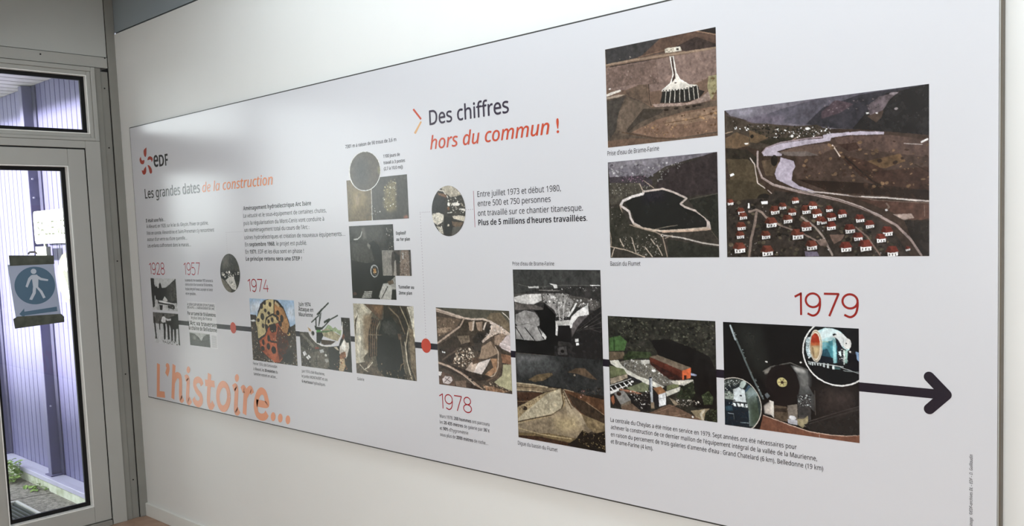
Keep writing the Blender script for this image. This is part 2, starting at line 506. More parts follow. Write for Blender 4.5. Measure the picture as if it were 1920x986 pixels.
PHOTOS = [
('printed_photo', 'small black and white print of a lakeside with tall dark firs', 0.294, 0.5787, 1.1881, 1.3564, 126, 75, 'rect',
"""g 196 197 196 5
p 24 24 24 30 0,-6 127,7 140,192 184,268 251,261 272,316 313,302 330,187 377,135 415,185 432,286 476,305 608,280 778,163 929,47 1002,6 995,778 849,798 535,743 244,707 182,653 99,837 103,940 24,919 -3,480
p 62 60 56 40 638,305 909,97 996,70 996,616 761,727 593,634
p 200 200 200 10 98,554 152,538 146,758 88,766
p 205 205 204 5 444,672 526,556 603,634 643,683 553,717
p 190 191 191 10 179,692 442,692 853,760 980,741 998,997 415,999 0,1003 113,862 187,781
p 18 18 18 20 238,702 853,760 877,841 529,815 236,792
p 26 26 26 20 292,827 430,833 399,992 301,993
p 26 26 26 30 630,835 894,833 903,908 836,949 623,911
p 228 228 228 5 277,705 884,766 875,792 565,775 274,741
s 2 230 230 230 30 30 30 50 18 56 301,801 1016,789 999,989 317,995
p 14 14 14 30 37,40 146,25 111,888 42,905"""),
('printed_photo', 'small black and white print of people standing in shallow water', 0.2926, 0.5794, 1.0104, 1.1748, 125, 72, 'rect',
"""g 200 202 204 4
p 88 86 82 25 7,10 999,-10 995,266 702,340 215,369 -1,365
s 2 66 64 62 108 106 100 60 37 101 7,10 999,-10 993,215 3,316
p 20 19 18 20 28,150 68,147 87,389 103,813 127,851 32,868 48,765 31,421 9,289
p 30 28 27 20 230,273 276,269 264,560 224,569
p 222 222 222 6 371,147 449,112 512,173 487,310 398,333 321,279
p 40 38 36 20 393,51 452,34 465,111 392,129
p 24 23 22 20 389,318 487,305 482,515 451,845 385,859 400,574
p 38 36 34 25 521,211 639,138 633,398 612,842 537,854 546,483 525,354
p 22 20 20 30 615,166 720,119 998,10 1006,367 972,472 829,510 688,497 622,347
p 24 22 21 20 675,472 773,464 726,882 671,893
p 24 22 21 20 802,461 899,453 850,900 797,900
p 24 22 21 20 967,12 999,-10 1001,995 949,987
p 206 208 210 5 492,174 612,192 716,171 711,231 550,254
s 3 20 19 19 30 28 27 215 215 215 60 37 113 317,898 783,876 979,958 976,992 421,1005"""),
('printed_photo', 'small grey print of a mountain valley under newspaper headlines', 0.6904, 0.8958, 1.0209, 1.0867, 187, 60, 'rect',
"""g 170 172 168 8
p 70 72 66 25 -7,35 252,86 447,301 576,588 690,259 817,84 1001,10 999,992 5,1008
p 44 46 42 30 -22,383 119,296 356,504 593,647 922,402 1022,445 999,992 5,1008
b 120 122 114 10 57 116,359 285,267 356,504 188,597"""),
('printed_photo', 'oval grey print of people seated at a long table outdoors', 1.0399, 1.2205, 1.2974, 1.48, 88, 90, 'ellipse',
"""g 62 60 52 20
b 96 92 82 10 99 133,81 477,13 488,362 146,419
p 40 38 34 30 -29,462 369,432 1019,470 989,718 -19,646
s 4 210 206 196 190 186 176 30 28 26 22 22 20 60 57 142 28,462 994,456 981,567 8,618
p 205 202 192 10 253,686 459,599 677,611 786,832 747,930 559,905
p 215 212 204 5 459,599 692,583 698,666 477,675
p 120 114 100 15 8,618 223,700 529,920 464,1005 138,927
s 1 60 58 52 8 42 85 391,698 715,749 698,889 536,864"""),
('printed_photo', 'colour print of a big orange tunnelling cutter head against blue sky', 1.2893, 1.6557, 0.9885, 1.2744, 190, 149, 'rect',
"""g 150 180 212 4
b 206 216 226 10 133 -2,106 246,27 283,188 2,260
b 196 208 222 10 133 824,141 1032,65 1011,332 873,306
p 62 50 40 30 -12,260 139,270 167,345 257,480 896,406 1009,354 1004,996 -4,1007
p 44 34 28 20 -5,260 140,267 132,347 1,372
p 206 206 204 10 2,354 81,340 131,365 26,376
s 4 120 108 88 34 27 22 84 70 54 150 140 120 220 26 97 12,436 211,424 390,877 1018,821 997,993 -4,1007
s 3 176 172 160 120 112 98 38 32 28 90 26 79 864,419 1013,398 997,935 824,906
p 34 22 16 20 188,198 258,84 339,26 466,-4 643,13 763,109 857,307 897,439 861,655 766,843 611,977 496,989 338,905 202,811 156,662 129,382
p 196 178 124 12 213,214 271,130 397,21 498,-3 571,10 548,216 444,249 357,300 321,418 345,532 317,563 158,639 149,451 120,395 154,299
p 172 118 66 20 575,55 638,81 760,143 829,275 867,385 789,570 749,663 680,532 677,374 608,241 552,227
p 190 160 112 10 594,26 685,90 651,114 574,66
p 184 160 106 15 342,370 407,297 509,252 604,287 639,353 548,381 431,400 376,461
p 165 76 44 18 172,673 332,579 393,460 497,396 630,365 701,474 805,569 749,663 766,843 611,977 496,989 338,905 202,811
p 84 40 26 25 627,399 730,506 871,519 845,656 734,846 613,960 578,791 563,586
p 70 36 24 30 644,580 871,519 843,679 733,858 621,856 602,698
p 186 90 52 12 364,600 460,640 555,678 576,814 547,966 497,983 404,910 329,812 232,762 186,707
e 48 30 20 20 156 157 284,284
e 48 30 20 20 120 88 184,344
e 48 30 20 20 120 111 471,85
e 48 30 20 20 108 111 353,58
e 48 30 20 20 108 91 358,184
e 48 30 20 20 120 78 433,222
e 48 30 20 20 132 170 716,290
e 48 30 20 20 132 118 635,208
e 48 30 20 20 102 98 419,352
e 48 30 20 20 120 111 503,324
e 48 30 20 20 132 111 365,438
e 48 30 20 20 108 111 287,426
e 48 30 20 20 108 131 269,689
e 48 30 20 20 144 151 381,748
e 48 30 20 20 204 170 496,794
e 48 30 20 20 156 111 247,790
e 48 30 20 20 108 98 620,292
e 48 30 20 20 132 131 275,118
e 48 30 20 20 120 144 395,621
e 48 30 20 20 120 131 677,374
e 30 20 16 10 144 131 496,798
e 60 62 52 10 90 111 287,286
p 40 24 18 30 438,411 548,370 593,424 570,506 470,524 432,480
l 34 22 16 53 565,15 548,221
l 40 24 16 71 330,417 373,299 511,234 607,252
l 40 24 16 62 157,650 316,569 373,496
l 46 26 18 88 381,599 441,664 572,666
s 2 240 215 160 214 180 120 16 35 62 478,431 738,415 781,661 489,684
e 220 180 110 10 132 72 843,521
e 50 30 20 10 102 55 833,513
p 26 22 18 25 702,849 867,767 925,829 897,978 660,973
s 3 140 128 110 210 205 195 50 42 36 60 26 71 14,898 499,959 976,959 992,991 -4,1007"""),
('printed_photo', 'colour composite print of a drilling rig in a round inset over an aerial site view', 1.6864, 2.0504, 0.9919, 1.2876, 203, 165, 'rect',
"""g -1 -1 -1 0
p 74 70 62 20 -9,499 167,493 591,482 568,995 -11,1002
p 54 50 46 20 -6,544 98,549 204,644 260,742 146,762 4,705
p 112 108 96 15 18,526 68,517 296,682 254,714
p 98 92 80 20 192,793 386,743 564,839 561,985 208,997
p 56 50 44 20 0,867 104,880 198,918 192,987 -11,1002
s 3 46 42 36 96 90 80 126 120 106 120 25 94 16,554 328,680 582,705 568,995 -11,1002
p 222 222 222 5 42,794 93,769 119,820 64,847
p 222 222 222 5 105,863 166,818 206,854 144,891
l 70 66 60 25 83,781 95,830
l 70 66 60 25 140,837 172,874
p 170 172 170 20 383,737 466,714 478,758 407,775
e 228 226 215 10 90 52 508,797
p 150 148 138 20 471,859 541,842 564,884 506,906
p 130 60 46 20 294,705 359,689 388,715 309,727
l 24 24 22 34 318,850 322,963
l 24 24 22 25 270,911 375,890
p 36 34 32 20 569,675 767,646 847,466 836,249 1000,247 993,998 568,995
p 52 48 44 20 836,249 1000,247 995,542 859,508
s 2 190 190 190 90 84 80 14 17 38 890,279 963,275 957,362 898,365
p 200 192 178 18 875,534 911,592 955,588 962,653 921,764 896,810 823,795 771,744 790,644 835,630
p 236 232 222 10 870,551 894,636 882,702 817,686 805,643
p 150 96 62 25 798,742 888,713 897,794 821,828 767,800
p 188 160 120 20 776,832 866,813 872,932 824,997 750,994
p 196 186 160 10 668,670 729,662 770,712 726,704
p 110 66 50 20 829,510 876,475 895,517 856,552
s 3 170 110 70 210 196 170 40 28 22 50 25 77 587,949 777,821 897,788 914,961 764,1003 584,982
e -1 -1 -1 0 1250 703 515,432
l 226 224 216 34 160,385 186,463 242,562 332,634 439,669 547,670 655,644 757,581 823,500 851,411 861,313
p 196 160 110 10 153,375 173,419 227,444 248,482 201,474
p 150 170 128 15 503,433 585,361 645,380 672,411 719,386 776,427 836,423 823,500 714,452 531,475
p 168 158 124 20 456,447 566,418 684,454 815,501 750,582 646,567 450,525
p 70 56 44 30 430,582 584,583 720,584 625,640 486,657 425,639
p 90 120 80 15 336,482 455,458 671,433 689,438 561,473 342,494
p 30 34 30 20 346,487 453,475 481,523 428,605 410,640 335,634
e 190 186 176 10 146 118 271,503
e 40 40 38 10 107 92 274,503
p 70 140 60 15 350,442 426,426 436,465 347,482
p 34 40 34 20 313,388 365,407 459,407 491,383 472,434 424,449 330,454
l 44 52 46 68 611,60 511,133 461,168 379,228
l 44 52 46 94 478,156 403,221
l 44 52 46 60 259,346 409,243
l 44 52 46 68 442,213 401,383
l 44 52 46 86 351,285 344,431
l 44 52 46 60 776,225 636,287 457,430
l 44 52 46 103 614,288 518,332
l 44 52 46 34 467,201 416,360"""),
('printed_photo', 'colour print of a lit tunnel vault, half hidden by a round grey inset', 2.0772, 2.4483, 1.6002, 1.7619, 227, 99, 'rect',
"""g 66 62 54 12
p 104 88 58 15 -1,1 424,16 408,1017 1,994
b 134 114 70 10 188 19,51 319,186 352,653 41,859
b 150 128 90 10 47 144,397 212,382 195,614 144,609
l 220 216 205 32 420,200 411,1006
b 120 108 72 10 75 639,274 739,107 815,163 809,789 652,819 611,634
s 3 230 224 196 190 176 120 90 82 60 90 23 80 677,98 818,74 827,477 809,789 622,771 602,451
s 1 225 222 210 10 23 56 371,563 559,765 554,902 370,840
b 140 84 66 10 37 927,933 973,915 993,994 910,994"""),
('printed_photo', 'large oval grey print with a thin white rim above the tunnel picture', 2.0959, 2.2967, 1.7141, 1.8662, 122, 93, 'ellipse',
"""g 74 66 52 8
b 54 54 50 10 237 111,106 542,152 493,932 125,855
e 236 236 230 0 1013 768 508,498
e 82 72 58 8 945 731 508,496
b 62 60 54 10 214 166,236 542,152 624,795 188,859
b 112 104 70 10 28 901,431 974,438 964,605 905,600"""),
('printed_photo', 'dark grey print of a machine chamber with a small round glowing opening', 2.0781, 2.3533, 1.2957, 1.582, 166, 173, 'rect',
"""g 40 38 34 15
b 72 70 64 10 191 3,-2 722,5 875,241 480,274 164,270
b 96 92 84 10 38 288,32 367,34 399,180 319,192
l 190 188 178 43 299,86 267,145 195,183 102,188
p 66 64 58 15 7,214 480,274 552,472 459,525 30,471
p 30 28 26 15 438,247 552,209 698,303 727,473 597,459
p 110 106 98 10 417,234 480,274 454,327 402,273
s 3 150 146 136 90 86 80 36 34 32 50 23 81 838,34 997,38 1004,339 845,344
p 34 32 30 12 26,525 725,499 1009,679 1000,999 2,1001
e 170 172 170 10 249 241 542,617
e 40 38 34 10 207 207 546,620
b 180 120 60 10 28 509,591 576,577 582,643 526,657
s 1 245 215 160 8 28 57 516,584 582,584 576,656 514,657
s 1 230 230 228 6 23 43 380,531 668,531 598,709 466,710
p 168 166 158 10 292,900 468,891 460,904 281,916
p 168 166 158 10 272,923 462,915 454,928 261,939
p 168 166 158 10 251,946 455,939 447,952 241,963
p 168 166 158 10 231,970 449,963 441,977 220,986
p 150 148 140 15 609,972 649,892 723,786 853,771 998,679 1000,999 684,997
p 176 174 166 10 723,786 874,784 920,874 878,992 640,1005 635,932
l 50 46 44 43 817,824 674,984
p 40 38 36 15 910,861 1012,853 1000,999 882,998
p 96 80 64 20 811,759 941,731 959,783 851,804
e 84 66 58 10 121 67 64,934"""),
('printed_photo', 'small brownish grey print overlapping the chamber picture at its right side', 2.2788, 2.4487, 1.3877, 1.4844, 105, 60, 'rect',
"""g 96 90 82 15
p 132 127 119 15 -3,-3 394,-4 316,1003 3,1016
p 64 56 50 20 356,87 631,0 639,998 385,1002 319,544
p 44 40 36 15 426,50 621,242 642,544 476,468
p 150 142 132 10 427,430 486,392 480,1000 385,1002
p 126 108 94 20 681,16 930,13 939,985 589,998
p 66 60 56 15 930,13 999,3 1001,984 939,985
p 170 164 156 10 711,92 759,130 750,356 710,356
s 2 160 150 140 70 62 56 60 22 64 661,91 959,96 939,985 589,991"""),
('printed_photo', 'brownish print of a rough rock gallery with pipes along its right side', 2.0783, 2.4496, 0.9934, 1.2748, 222, 169, 'rect',
"""g 88 80 66 20
p 176 168 146 18 4,0 197,6 318,103 266,183 252,650 133,765 190,891 -4,1004
p 208 202 182 12 47,90 105,192 111,479 76,771 109,899 76,903 34,669 33,432
p 196 188 166 12 109,9 189,11 240,81 268,144 192,97
p 70 58 44 20 21,236 75,167 33,301 18,486 10,355
b 138 118 92 10 89 172,162 315,142 284,647 156,658
p 96 74 56 18 197,8 524,11 481,223 392,164 273,67
b 128 96 68 10 62 323,20 508,18 471,134 395,112
p 52 44 36 20 524,11 880,9 925,222 876,596 764,506 721,234 636,151 512,208
p 28 28 26 15 482,210 636,151 734,258 781,467 803,852 853,996 495,1013 378,897 358,718 407,431
p 60 48 38 30 313,181 450,224 407,431 358,718 230,756 232,470
l 128 100 76 26 283,208 248,313 219,731
l 128 100 76 26 322,206 288,311 259,727
l 128 100 76 26 358,204 324,309 295,724
l 128 100 76 26 393,202 358,307 330,721
l 128 100 76 26 427,200 393,304 364,718
l 150 138 116 40 446,237 389,343 373,472
l 120 106 88 31 250,430 469,421
b 58 58 54 10 107 482,197 722,209 739,432 469,427
p 84 66 54 15 730,383 786,379 789,454 744,470
l 120 106 88 40 769,430 788,603 818,850
l 162 148 124 53 915,272 888,372 849,548 860,746 926,988
l 196 184 160 40 838,487 866,771 913,965
l 112 96 76 62 613,39 755,157 845,375
l 150 136 110 53 792,19 870,176 920,308 938,516
l 52 42 34 62 901,14 934,184 973,268 988,512
p 196 190 170 18 897,14 1009,0 1002,511 964,293 936,147
p 120 104 82 20 920,308 978,304 995,832 991,996 920,840 912,593
l 40 34 28 53 881,496 881,769 969,995
p 90 78 64 25 6,857 227,809 495,1013 -4,1004
l 206 196 172 35 70,864 139,935 222,887 290,815
l 180 168 144 31 123,924 202,955
l 150 132 108 35 198,890 258,819 271,856
s 2 40 34 28 110 96 78 70 31 89 228,782 506,832 916,914 912,990 496,1000
l 130 106 80 35 743,883 762,806 808,776
s 2 116 100 80 34 30 26 40 26 71 771,906 917,890 926,988 796,991
n 14 22"""),
('printed_photo', 'colour aerial print of an earthworks site with winding tracks and a pond', 2.5747, 2.9423, 0.9937, 1.2753, 244, 187, 'rect',
"""g 78 66 56 18
p 84 80 68 10 3,0 1004,0 998,268 804,139 651,112 399,114 224,61
p 110 96 76 15 703,109 758,35 884,29 991,152 996,256 878,182
p 104 86 70 20 9,122 357,140 269,269 9,387
p 150 126 104 20 8,273 215,248 141,315 12,336
s 2 150 128 104 96 80 64 50 32 98 14,147 274,157 242,258 10,374
p 66 56 46 20 357,153 754,130 734,274 641,353 483,340 279,355 268,281
l 200 180 162 65 6,24 168,61 399,120 519,129 651,118 753,142 877,206 998,280
l 186 164 146 40 5,49 167,83 358,128
l 204 188 176 81 753,154 852,195 925,249 997,291
l 176 152 132 65 399,126 340,227 182,337 5,463
p 156 130 108 15 458,165 518,156 499,278 466,268
p 150 126 106 15 557,165 650,148 638,269 579,261
p 205 190 174 10 682,158 704,151 664,255 645,247
p 196 178 160 10 518,150 545,144 520,265 499,272
p 52 46 42 15 701,169 764,177 726,322 624,426 606,536 515,508 452,428 578,285 670,279
l 92 82 72 20 506,423 535,518
l 92 82 72 20 527,422 551,517
l 92 82 72 20 548,420 566,516
l 92 82 72 20 570,418 582,514
l 92 82 72 20 591,417 598,513
l 92 82 72 20 612,415 614,511
p 196 176 160 15 734,286 764,189 828,179 926,226 998,280 984,304 849,278 745,333 638,413 626,390
s 2 90 76 66 226 214 204 60 24 73 745,190 878,182 985,280 798,282 665,387 640,365
p 150 126 106 20 796,317 899,275 948,295 855,420 792,425
p 150 126 104 12 623,462 743,381 792,425 851,515 682,602 577,612 606,536
p 206 190 188 8 855,420 947,307 1004,279 1004,501 891,464
l 236 226 226 24 869,395 998,431
l 160 142 140 20 855,431 1002,466
l 104 84 68 57 782,354 773,426 851,515 844,681 801,805 669,880
l 190 168 144 49 804,447 839,504 829,683 776,796 644,859
l 96 78 64 36 870,513 862,703 826,814 694,901
p 150 106 78 20 876,524 1000,536 998,642 884,630
p 160 120 88 20 733,597 823,588 804,745 724,814 647,798 767,701
p 176 170 132 5 896,652 998,642 997,960 834,921 772,880 878,785
p 62 52 44 20 237,358 483,328 531,458 285,503 200,535 15,563 19,487 136,415
p 120 104 86 30 292,354 457,330 466,414 343,449
p 60 48 42 15 15,563 272,492 221,695 133,754 22,702
l 96 78 66 65 67,673 169,600 270,541
s 5 196 174 150 220 204 184 90 72 58 50 42 36 160 134 110 190 36 114 299,502 516,496 511,593 438,723 302,737 214,696
p 222 208 200 7 518,739 574,660 733,597 677,698 608,803 463,782
p 190 168 150 15 382,778 468,671 577,612 517,764 489,791
p 90 70 56 25 483,620 578,587 574,660 493,693
p 56 44 38 15 15,703 260,741 489,791 749,823 670,868 497,900 269,840 19,766
l 172 144 122 81 7,716 162,751 312,810 432,871 522,934 612,996
l 204 182 162 32 14,716 162,754 312,813 457,905 560,991
e 36 28 26 10 78 34 446,860
e 36 28 26 10 58 27 474,893
p 120 98 82 20 237,931 390,901 385,988 248,992
p 92 70 58 20 44,827 213,859 234,994 -3,1003 4,920
p 206 192 188 10 51,927 99,878 183,881 202,922 151,979 66,976
l 90 70 64 28 97,909 166,946
l 90 70 64 28 155,890 81,962
p 210 206 204 5 1,831 51,832 27,886 1,882
p 60 46 40 20 388,926 508,948 638,999 412,997
p 150 112 84 25 615,935 770,940 957,976 843,1003 664,996
s 2 200 176 146 96 72 54 60 24 65 616,911 772,880 970,963 844,997 638,993
e 236 236 234 10 39 27 74,573
e 236 236 234 10 48 27 100,575
l 230 222 210 28 912,28 969,71 995,105
n 10 30"""),
('printed_photo', 'black and white print of a dam building site with a dark channel', 2.9659, 3.3327, 1.1338, 1.4139, 268, 205, 'rect',
"""g 52 50 49 15
p 62 62 60 10 1,1 1002,-1 1001,177 803,170 538,212 312,218 47,288 -4,290
l 96 94 90 19 -1,161 222,208 588,175 999,172
l 120 116 112 31 311,237 537,239
s 2 190 188 184 110 108 104 26 19 59 130,210 313,193 514,201 987,190 986,237 537,237
p 205 203 200 10 183,200 310,193 309,215 189,216
p 216 214 212 6 434,159 521,170 526,207 488,214 479,183
p 230 228 226 5 885,166 988,166 988,173 887,175
p 84 80 76 20 -4,290 348,267 799,302 983,343 991,461 725,413 344,380 17,392
p 206 203 200 12 6,328 140,292 335,280 339,355 241,402 110,401 10,380
p 96 90 86 20 10,392 240,409 355,442 347,473 226,460 13,482
p 136 133 130 25 341,280 524,268 633,283 703,354 625,528 514,533 480,461 370,379
s 4 214 212 208 96 93 90 40 38 38 160 158 154 150 23 86 348,279 633,271 774,351 676,427 624,540 513,583 481,436 357,367
p 218 216 214 5 442,295 492,294 491,322 441,329
l 196 193 190 35 575,567 608,308
l 196 193 190 35 538,569 531,422
l 196 193 190 35 632,307 579,432
p 214 212 210 8 625,528 688,427 726,365 738,376 700,451 643,533
l 190 188 184 27 754,412 785,375
s 2 200 198 194 110 106 104 50 23 79 704,329 984,319 993,378 912,429 796,410
p 26 25 25 10 238,472 354,460 369,391 490,510 492,634 519,756 501,919 448,1011 6,1000 6,825 341,813 381,766 296,646 311,594 288,520
p 140 137 135 15 18,534 133,477 250,497 299,557 303,645 270,660 154,629 33,662 9,637
p 150 147 145 12 12,670 153,635 276,660 375,760 370,804 277,827 13,825
b 110 106 104 10 39 144,527 223,523 222,561 156,565
l 34 32 32 35 12,683 100,818
l 34 32 32 35 125,682 240,824
l 34 32 32 35 276,660 348,800
p 222 220 218 5 324,757 344,724 381,772 367,804
p 186 183 180 15 488,584 660,562 664,623 492,634
p 208 206 204 6 493,609 517,632 507,750 485,746
p 30 28 29 12 517,638 658,623 664,819 505,806
p 228 226 224 5 655,654 647,600 673,525 747,455 855,384 863,491 745,521 695,585 669,653
p 92 86 86 12 668,684 683,598 745,527 863,491 791,567 717,669 678,744
p 40 38 38 15 863,491 1004,389 998,992 658,991 665,770 729,643
l 66 62 60 19 716,693 991,461
l 66 62 60 19 752,681 989,515
l 66 62 60 19 788,669 988,570
l 66 62 60 19 823,657 986,625
l 66 62 60 19 859,645 984,679
p 226 226 224 5 704,773 740,767 741,801 707,806
p 226 226 224 5 712,817 743,813 744,839 713,844
l 160 156 152 19 812,638 842,618
p 40 38 38 30 465,872 663,843 670,990 461,997
p 70 67 66 30 502,894 602,861 611,959 512,967
e 28 26 26 10 81 55 557,924
n 12 26"""),
('printed_photo', 'brownish print of a long stone dike crest leading towards dark hills', 2.9637, 3.3323, 0.8498, 1.1376, 265, 207, 'rect',
"""g 60 52 44 15
p 46 47 47 12 5,16 1002,-16 998,424 768,384 527,366 236,351 5,353
b 104 104 104 10 96 11,23 415,12 350,67 19,174
b 78 80 80 10 160 22,98 538,49 509,173 43,248
p 98 82 58 20 147,305 254,237 433,193 445,217 328,297 224,322
p 84 68 52 20 607,175 705,117 800,107 936,222 844,209 715,175
l 110 92 66 28 160,308 317,268 433,206
e 150 140 120 10 41 28 687,196
p 34 32 30 20 236,351 527,353 696,393 767,396 999,378 998,424 837,434 600,369
s 2 20 19 18 70 64 56 50 24 72 528,317 990,297 987,414 648,387
p 132 114 88 15 5,360 210,348 364,373 502,363 349,424 207,430 8,442
l 190 172 140 36 7,359 197,356 377,366
l 176 158 126 28 8,442 181,427 311,429
l 90 74 56 36 10,404 248,387
p 66 44 32 20 7,468 336,432 218,504 0,634
l 140 112 80 20 3,577 163,551
p 150 130 96 12 -1,660 375,421 527,359 550,399 577,517 542,632 390,703 -8,840
p 178 166 138 10 64,714 374,434 521,364 530,438 546,534 519,586 417,662 248,725 7,812 8,774
s 2 206 196 170 140 126 100 170 16 40 64,714 374,446 514,379 539,534 417,662 21,797
p 160 140 104 12 0,647 362,420 381,433 51,704 2,736
s 1 80 64 48 30 24 64 13,658 362,425 374,440 38,693
e 46 36 30 10 109 70 96,644
e 120 104 80 10 63 42 67,638
l 60 48 36 36 7,812 235,733 416,675 531,584 552,521 536,377
l 206 188 150 36 6,838 260,758
p 134 118 94 12 3,839 390,697 569,555 575,396 643,532 749,601 873,773 740,879 631,910 1,954
p 158 142 116 12 545,369 563,373 643,532 737,603 804,713 684,768 590,673 576,529
l 100 82 58 32 551,375 596,478 642,569
s 1 76 62 44 14 32 64 550,399 598,429 631,546 582,529
b 180 160 118 10 160 414,724 687,659 731,772 510,857
p 92 62 42 15 564,367 672,384 791,405 1000,424 999,588 806,474 833,541 992,636 993,777 840,707 748,613 644,520
l 150 122 92 24 806,476 903,531 995,591
l 178 150 116 24 564,367 672,381
p 58 46 36 20 599,405 800,475 998,600 996,682 830,637 749,601 656,518
s 3 150 96 90 190 150 140 60 44 40 14 24 48 745,351 798,344 795,434 748,434
p 122 104 74 20 748,613 996,682 996,800 872,797 804,737
p 112 94 62 20 1,941 383,890 655,894 739,891 738,928 580,968 0,980
l 180 160 118 32 6,889 293,918 631,910
p 60 40 30 15 -3,974 253,944 580,955 677,963 676,999 -5,1004
p 26 23 18 25 679,902 754,792 848,825 994,765 998,1000 652,1004 579,980
s 3 120 104 70 150 130 90 40 34 26 120 16 48 680,889 766,790 859,823 993,777 999,964 749,962
n 14 24"""),
('printed_photo', 'brown print of a fan shaped concrete water intake, uppermost picture of the panel', 3.3754, 3.7457, 1.7775, 2.0637, 313, 242, 'rect',
"""g 112 88 72 10
p 58 56 56 12 2,4 1003,-4 1002,167 661,149 276,146 9,157
p 90 68 56 12 527,0 858,0 1004,71 1002,186 710,165 485,140 329,150
p 42 36 34 12 858,4 1003,-4 1002,71 905,36
p 60 48 44 20 662,109 833,53 996,153 1002,180 735,170
l 120 92 74 25 316,144 562,122
l 150 118 94 25 834,1 1004,72
l 150 124 102 55 9,160 262,161 586,174 1002,190
l 52 44 40 25 43,185 262,186 586,198
s 1 160 150 140 6 17 42 30,147 250,106 263,136 43,178
p 128 104 94 12 8,192 586,194 1002,199 1002,425 932,451 825,485 703,504 425,497 401,425 322,411 187,444 8,414
p 112 90 80 14 14,201 484,201 504,429 401,425 309,402 11,400
s 2 150 128 118 100 80 72 220 12 38 9,200 1002,206 1002,464 825,485 452,461 11,414
p 200 188 168 8 562,115 588,107 699,117 710,159 612,155 564,150
p 226 220 206 5 643,118 693,118 696,153 647,148
p 60 52 46 10 662,125 686,127 686,147 661,146
s 1 70 60 52 8 25 42 568,123 643,125 643,152 568,143
p 214 206 194 5 603,193 636,194 657,348 680,413 752,479 834,502 841,554 521,511 535,491 605,446 619,395 626,343
p 66 48 42 12 615,201 630,201 647,346 651,407 618,442 626,369
l 236 230 220 25 606,194 632,370 605,446 554,485
l 236 230 220 25 636,197 659,362 692,428 765,485
p 38 37 35 8 530,515 653,522 752,525 830,505 848,522 848,627 749,651 651,645 510,621
l 190 182 168 21 566,510 553,630
l 190 182 168 21 606,510 593,630
l 190 182 168 21 644,510 638,631
l 190 182 168 21 686,510 683,631
l 190 182 168 21 723,509 727,631
l 190 182 168 21 762,509 769,631
l 190 182 168 21 800,509 810,631
l 190 182 168 21 834,509 846,632
e 34 32 30 10 23 19 541,506
e 34 32 30 10 23 19 567,509
e 34 32 30 10 23 19 594,511
e 34 32 30 10 23 19 620,514
e 34 32 30 10 23 19 646,517
e 34 32 30 10 23 19 672,520
e 34 32 30 10 23 19 698,522
e 34 32 30 10 23 19 724,520
e 34 32 30 10 23 19 749,517
e 34 32 30 10 23 19 775,515
e 34 32 30 10 23 19 800,512
p 44 40 36 12 850,548 900,570 852,628
e 70 62 54 10 42 19 650,450
p 150 126 114 15 510,628 749,658 852,628 942,570 989,500 1000,554 940,661 748,691 473,663 435,623
s 1 180 160 146 60 12 34 510,634 846,647 977,524 994,566 893,667 748,684 473,656
p 96 78 64 12 187,451 322,411 388,422 409,619 319,563 200,488
p 150 140 100 15 932,438 1002,438 1000,567 952,663 919,540
s 1 110 90 56 16 34 94 944,453 1002,464 998,671 957,664
p 88 74 62 15 0,513 186,486 345,581 422,648 699,677 998,671 997,994 -2,1006
p 102 86 72 12 113,658 212,525 318,577 409,646 287,754 176,866 94,827
p 68 62 56 12 5,528 186,500 113,673 80,839 -4,944
p 64 56 48 12 356,652 549,688 497,728 313,785 203,869 190,839
p 122 94 76 12 230,873 470,779 723,734 997,723 998,957 643,979 441,941
p 138 110 88 12 573,766 997,736 998,827 745,858 546,844
p 106 82 66 12 0,930 242,931 643,993 997,970 997,994 -2,1006
l 84 62 44 25 149,862 466,958 643,979
l 96 70 48 21 546,824 818,815 998,775
s 2 90 64 44 160 122 84 70 21 94 231,859 820,748 997,736 998,957 440,955
e 44 36 30 10 75 31 562,694
e 44 36 30 10 75 31 650,694
e 44 36 30 10 75 31 748,700
e 44 36 30 10 75 31 809,694
e 44 36 30 10 75 31 845,694
l 70 58 48 29 407,426 413,578 428,636
p 214 204 192 6 4,456 49,442 140,430 146,448 63,466 6,478
p 170 150 130 10 3,485 118,478 186,486 117,503 6,506
e 220 210 200 10 42 19 37,406
n 8 30"""),
('printed_photo', 'dark print of a reservoir basin seen from the air above a village', 3.373, 3.7429, 1.4505, 1.7345, 306, 235, 'rect',
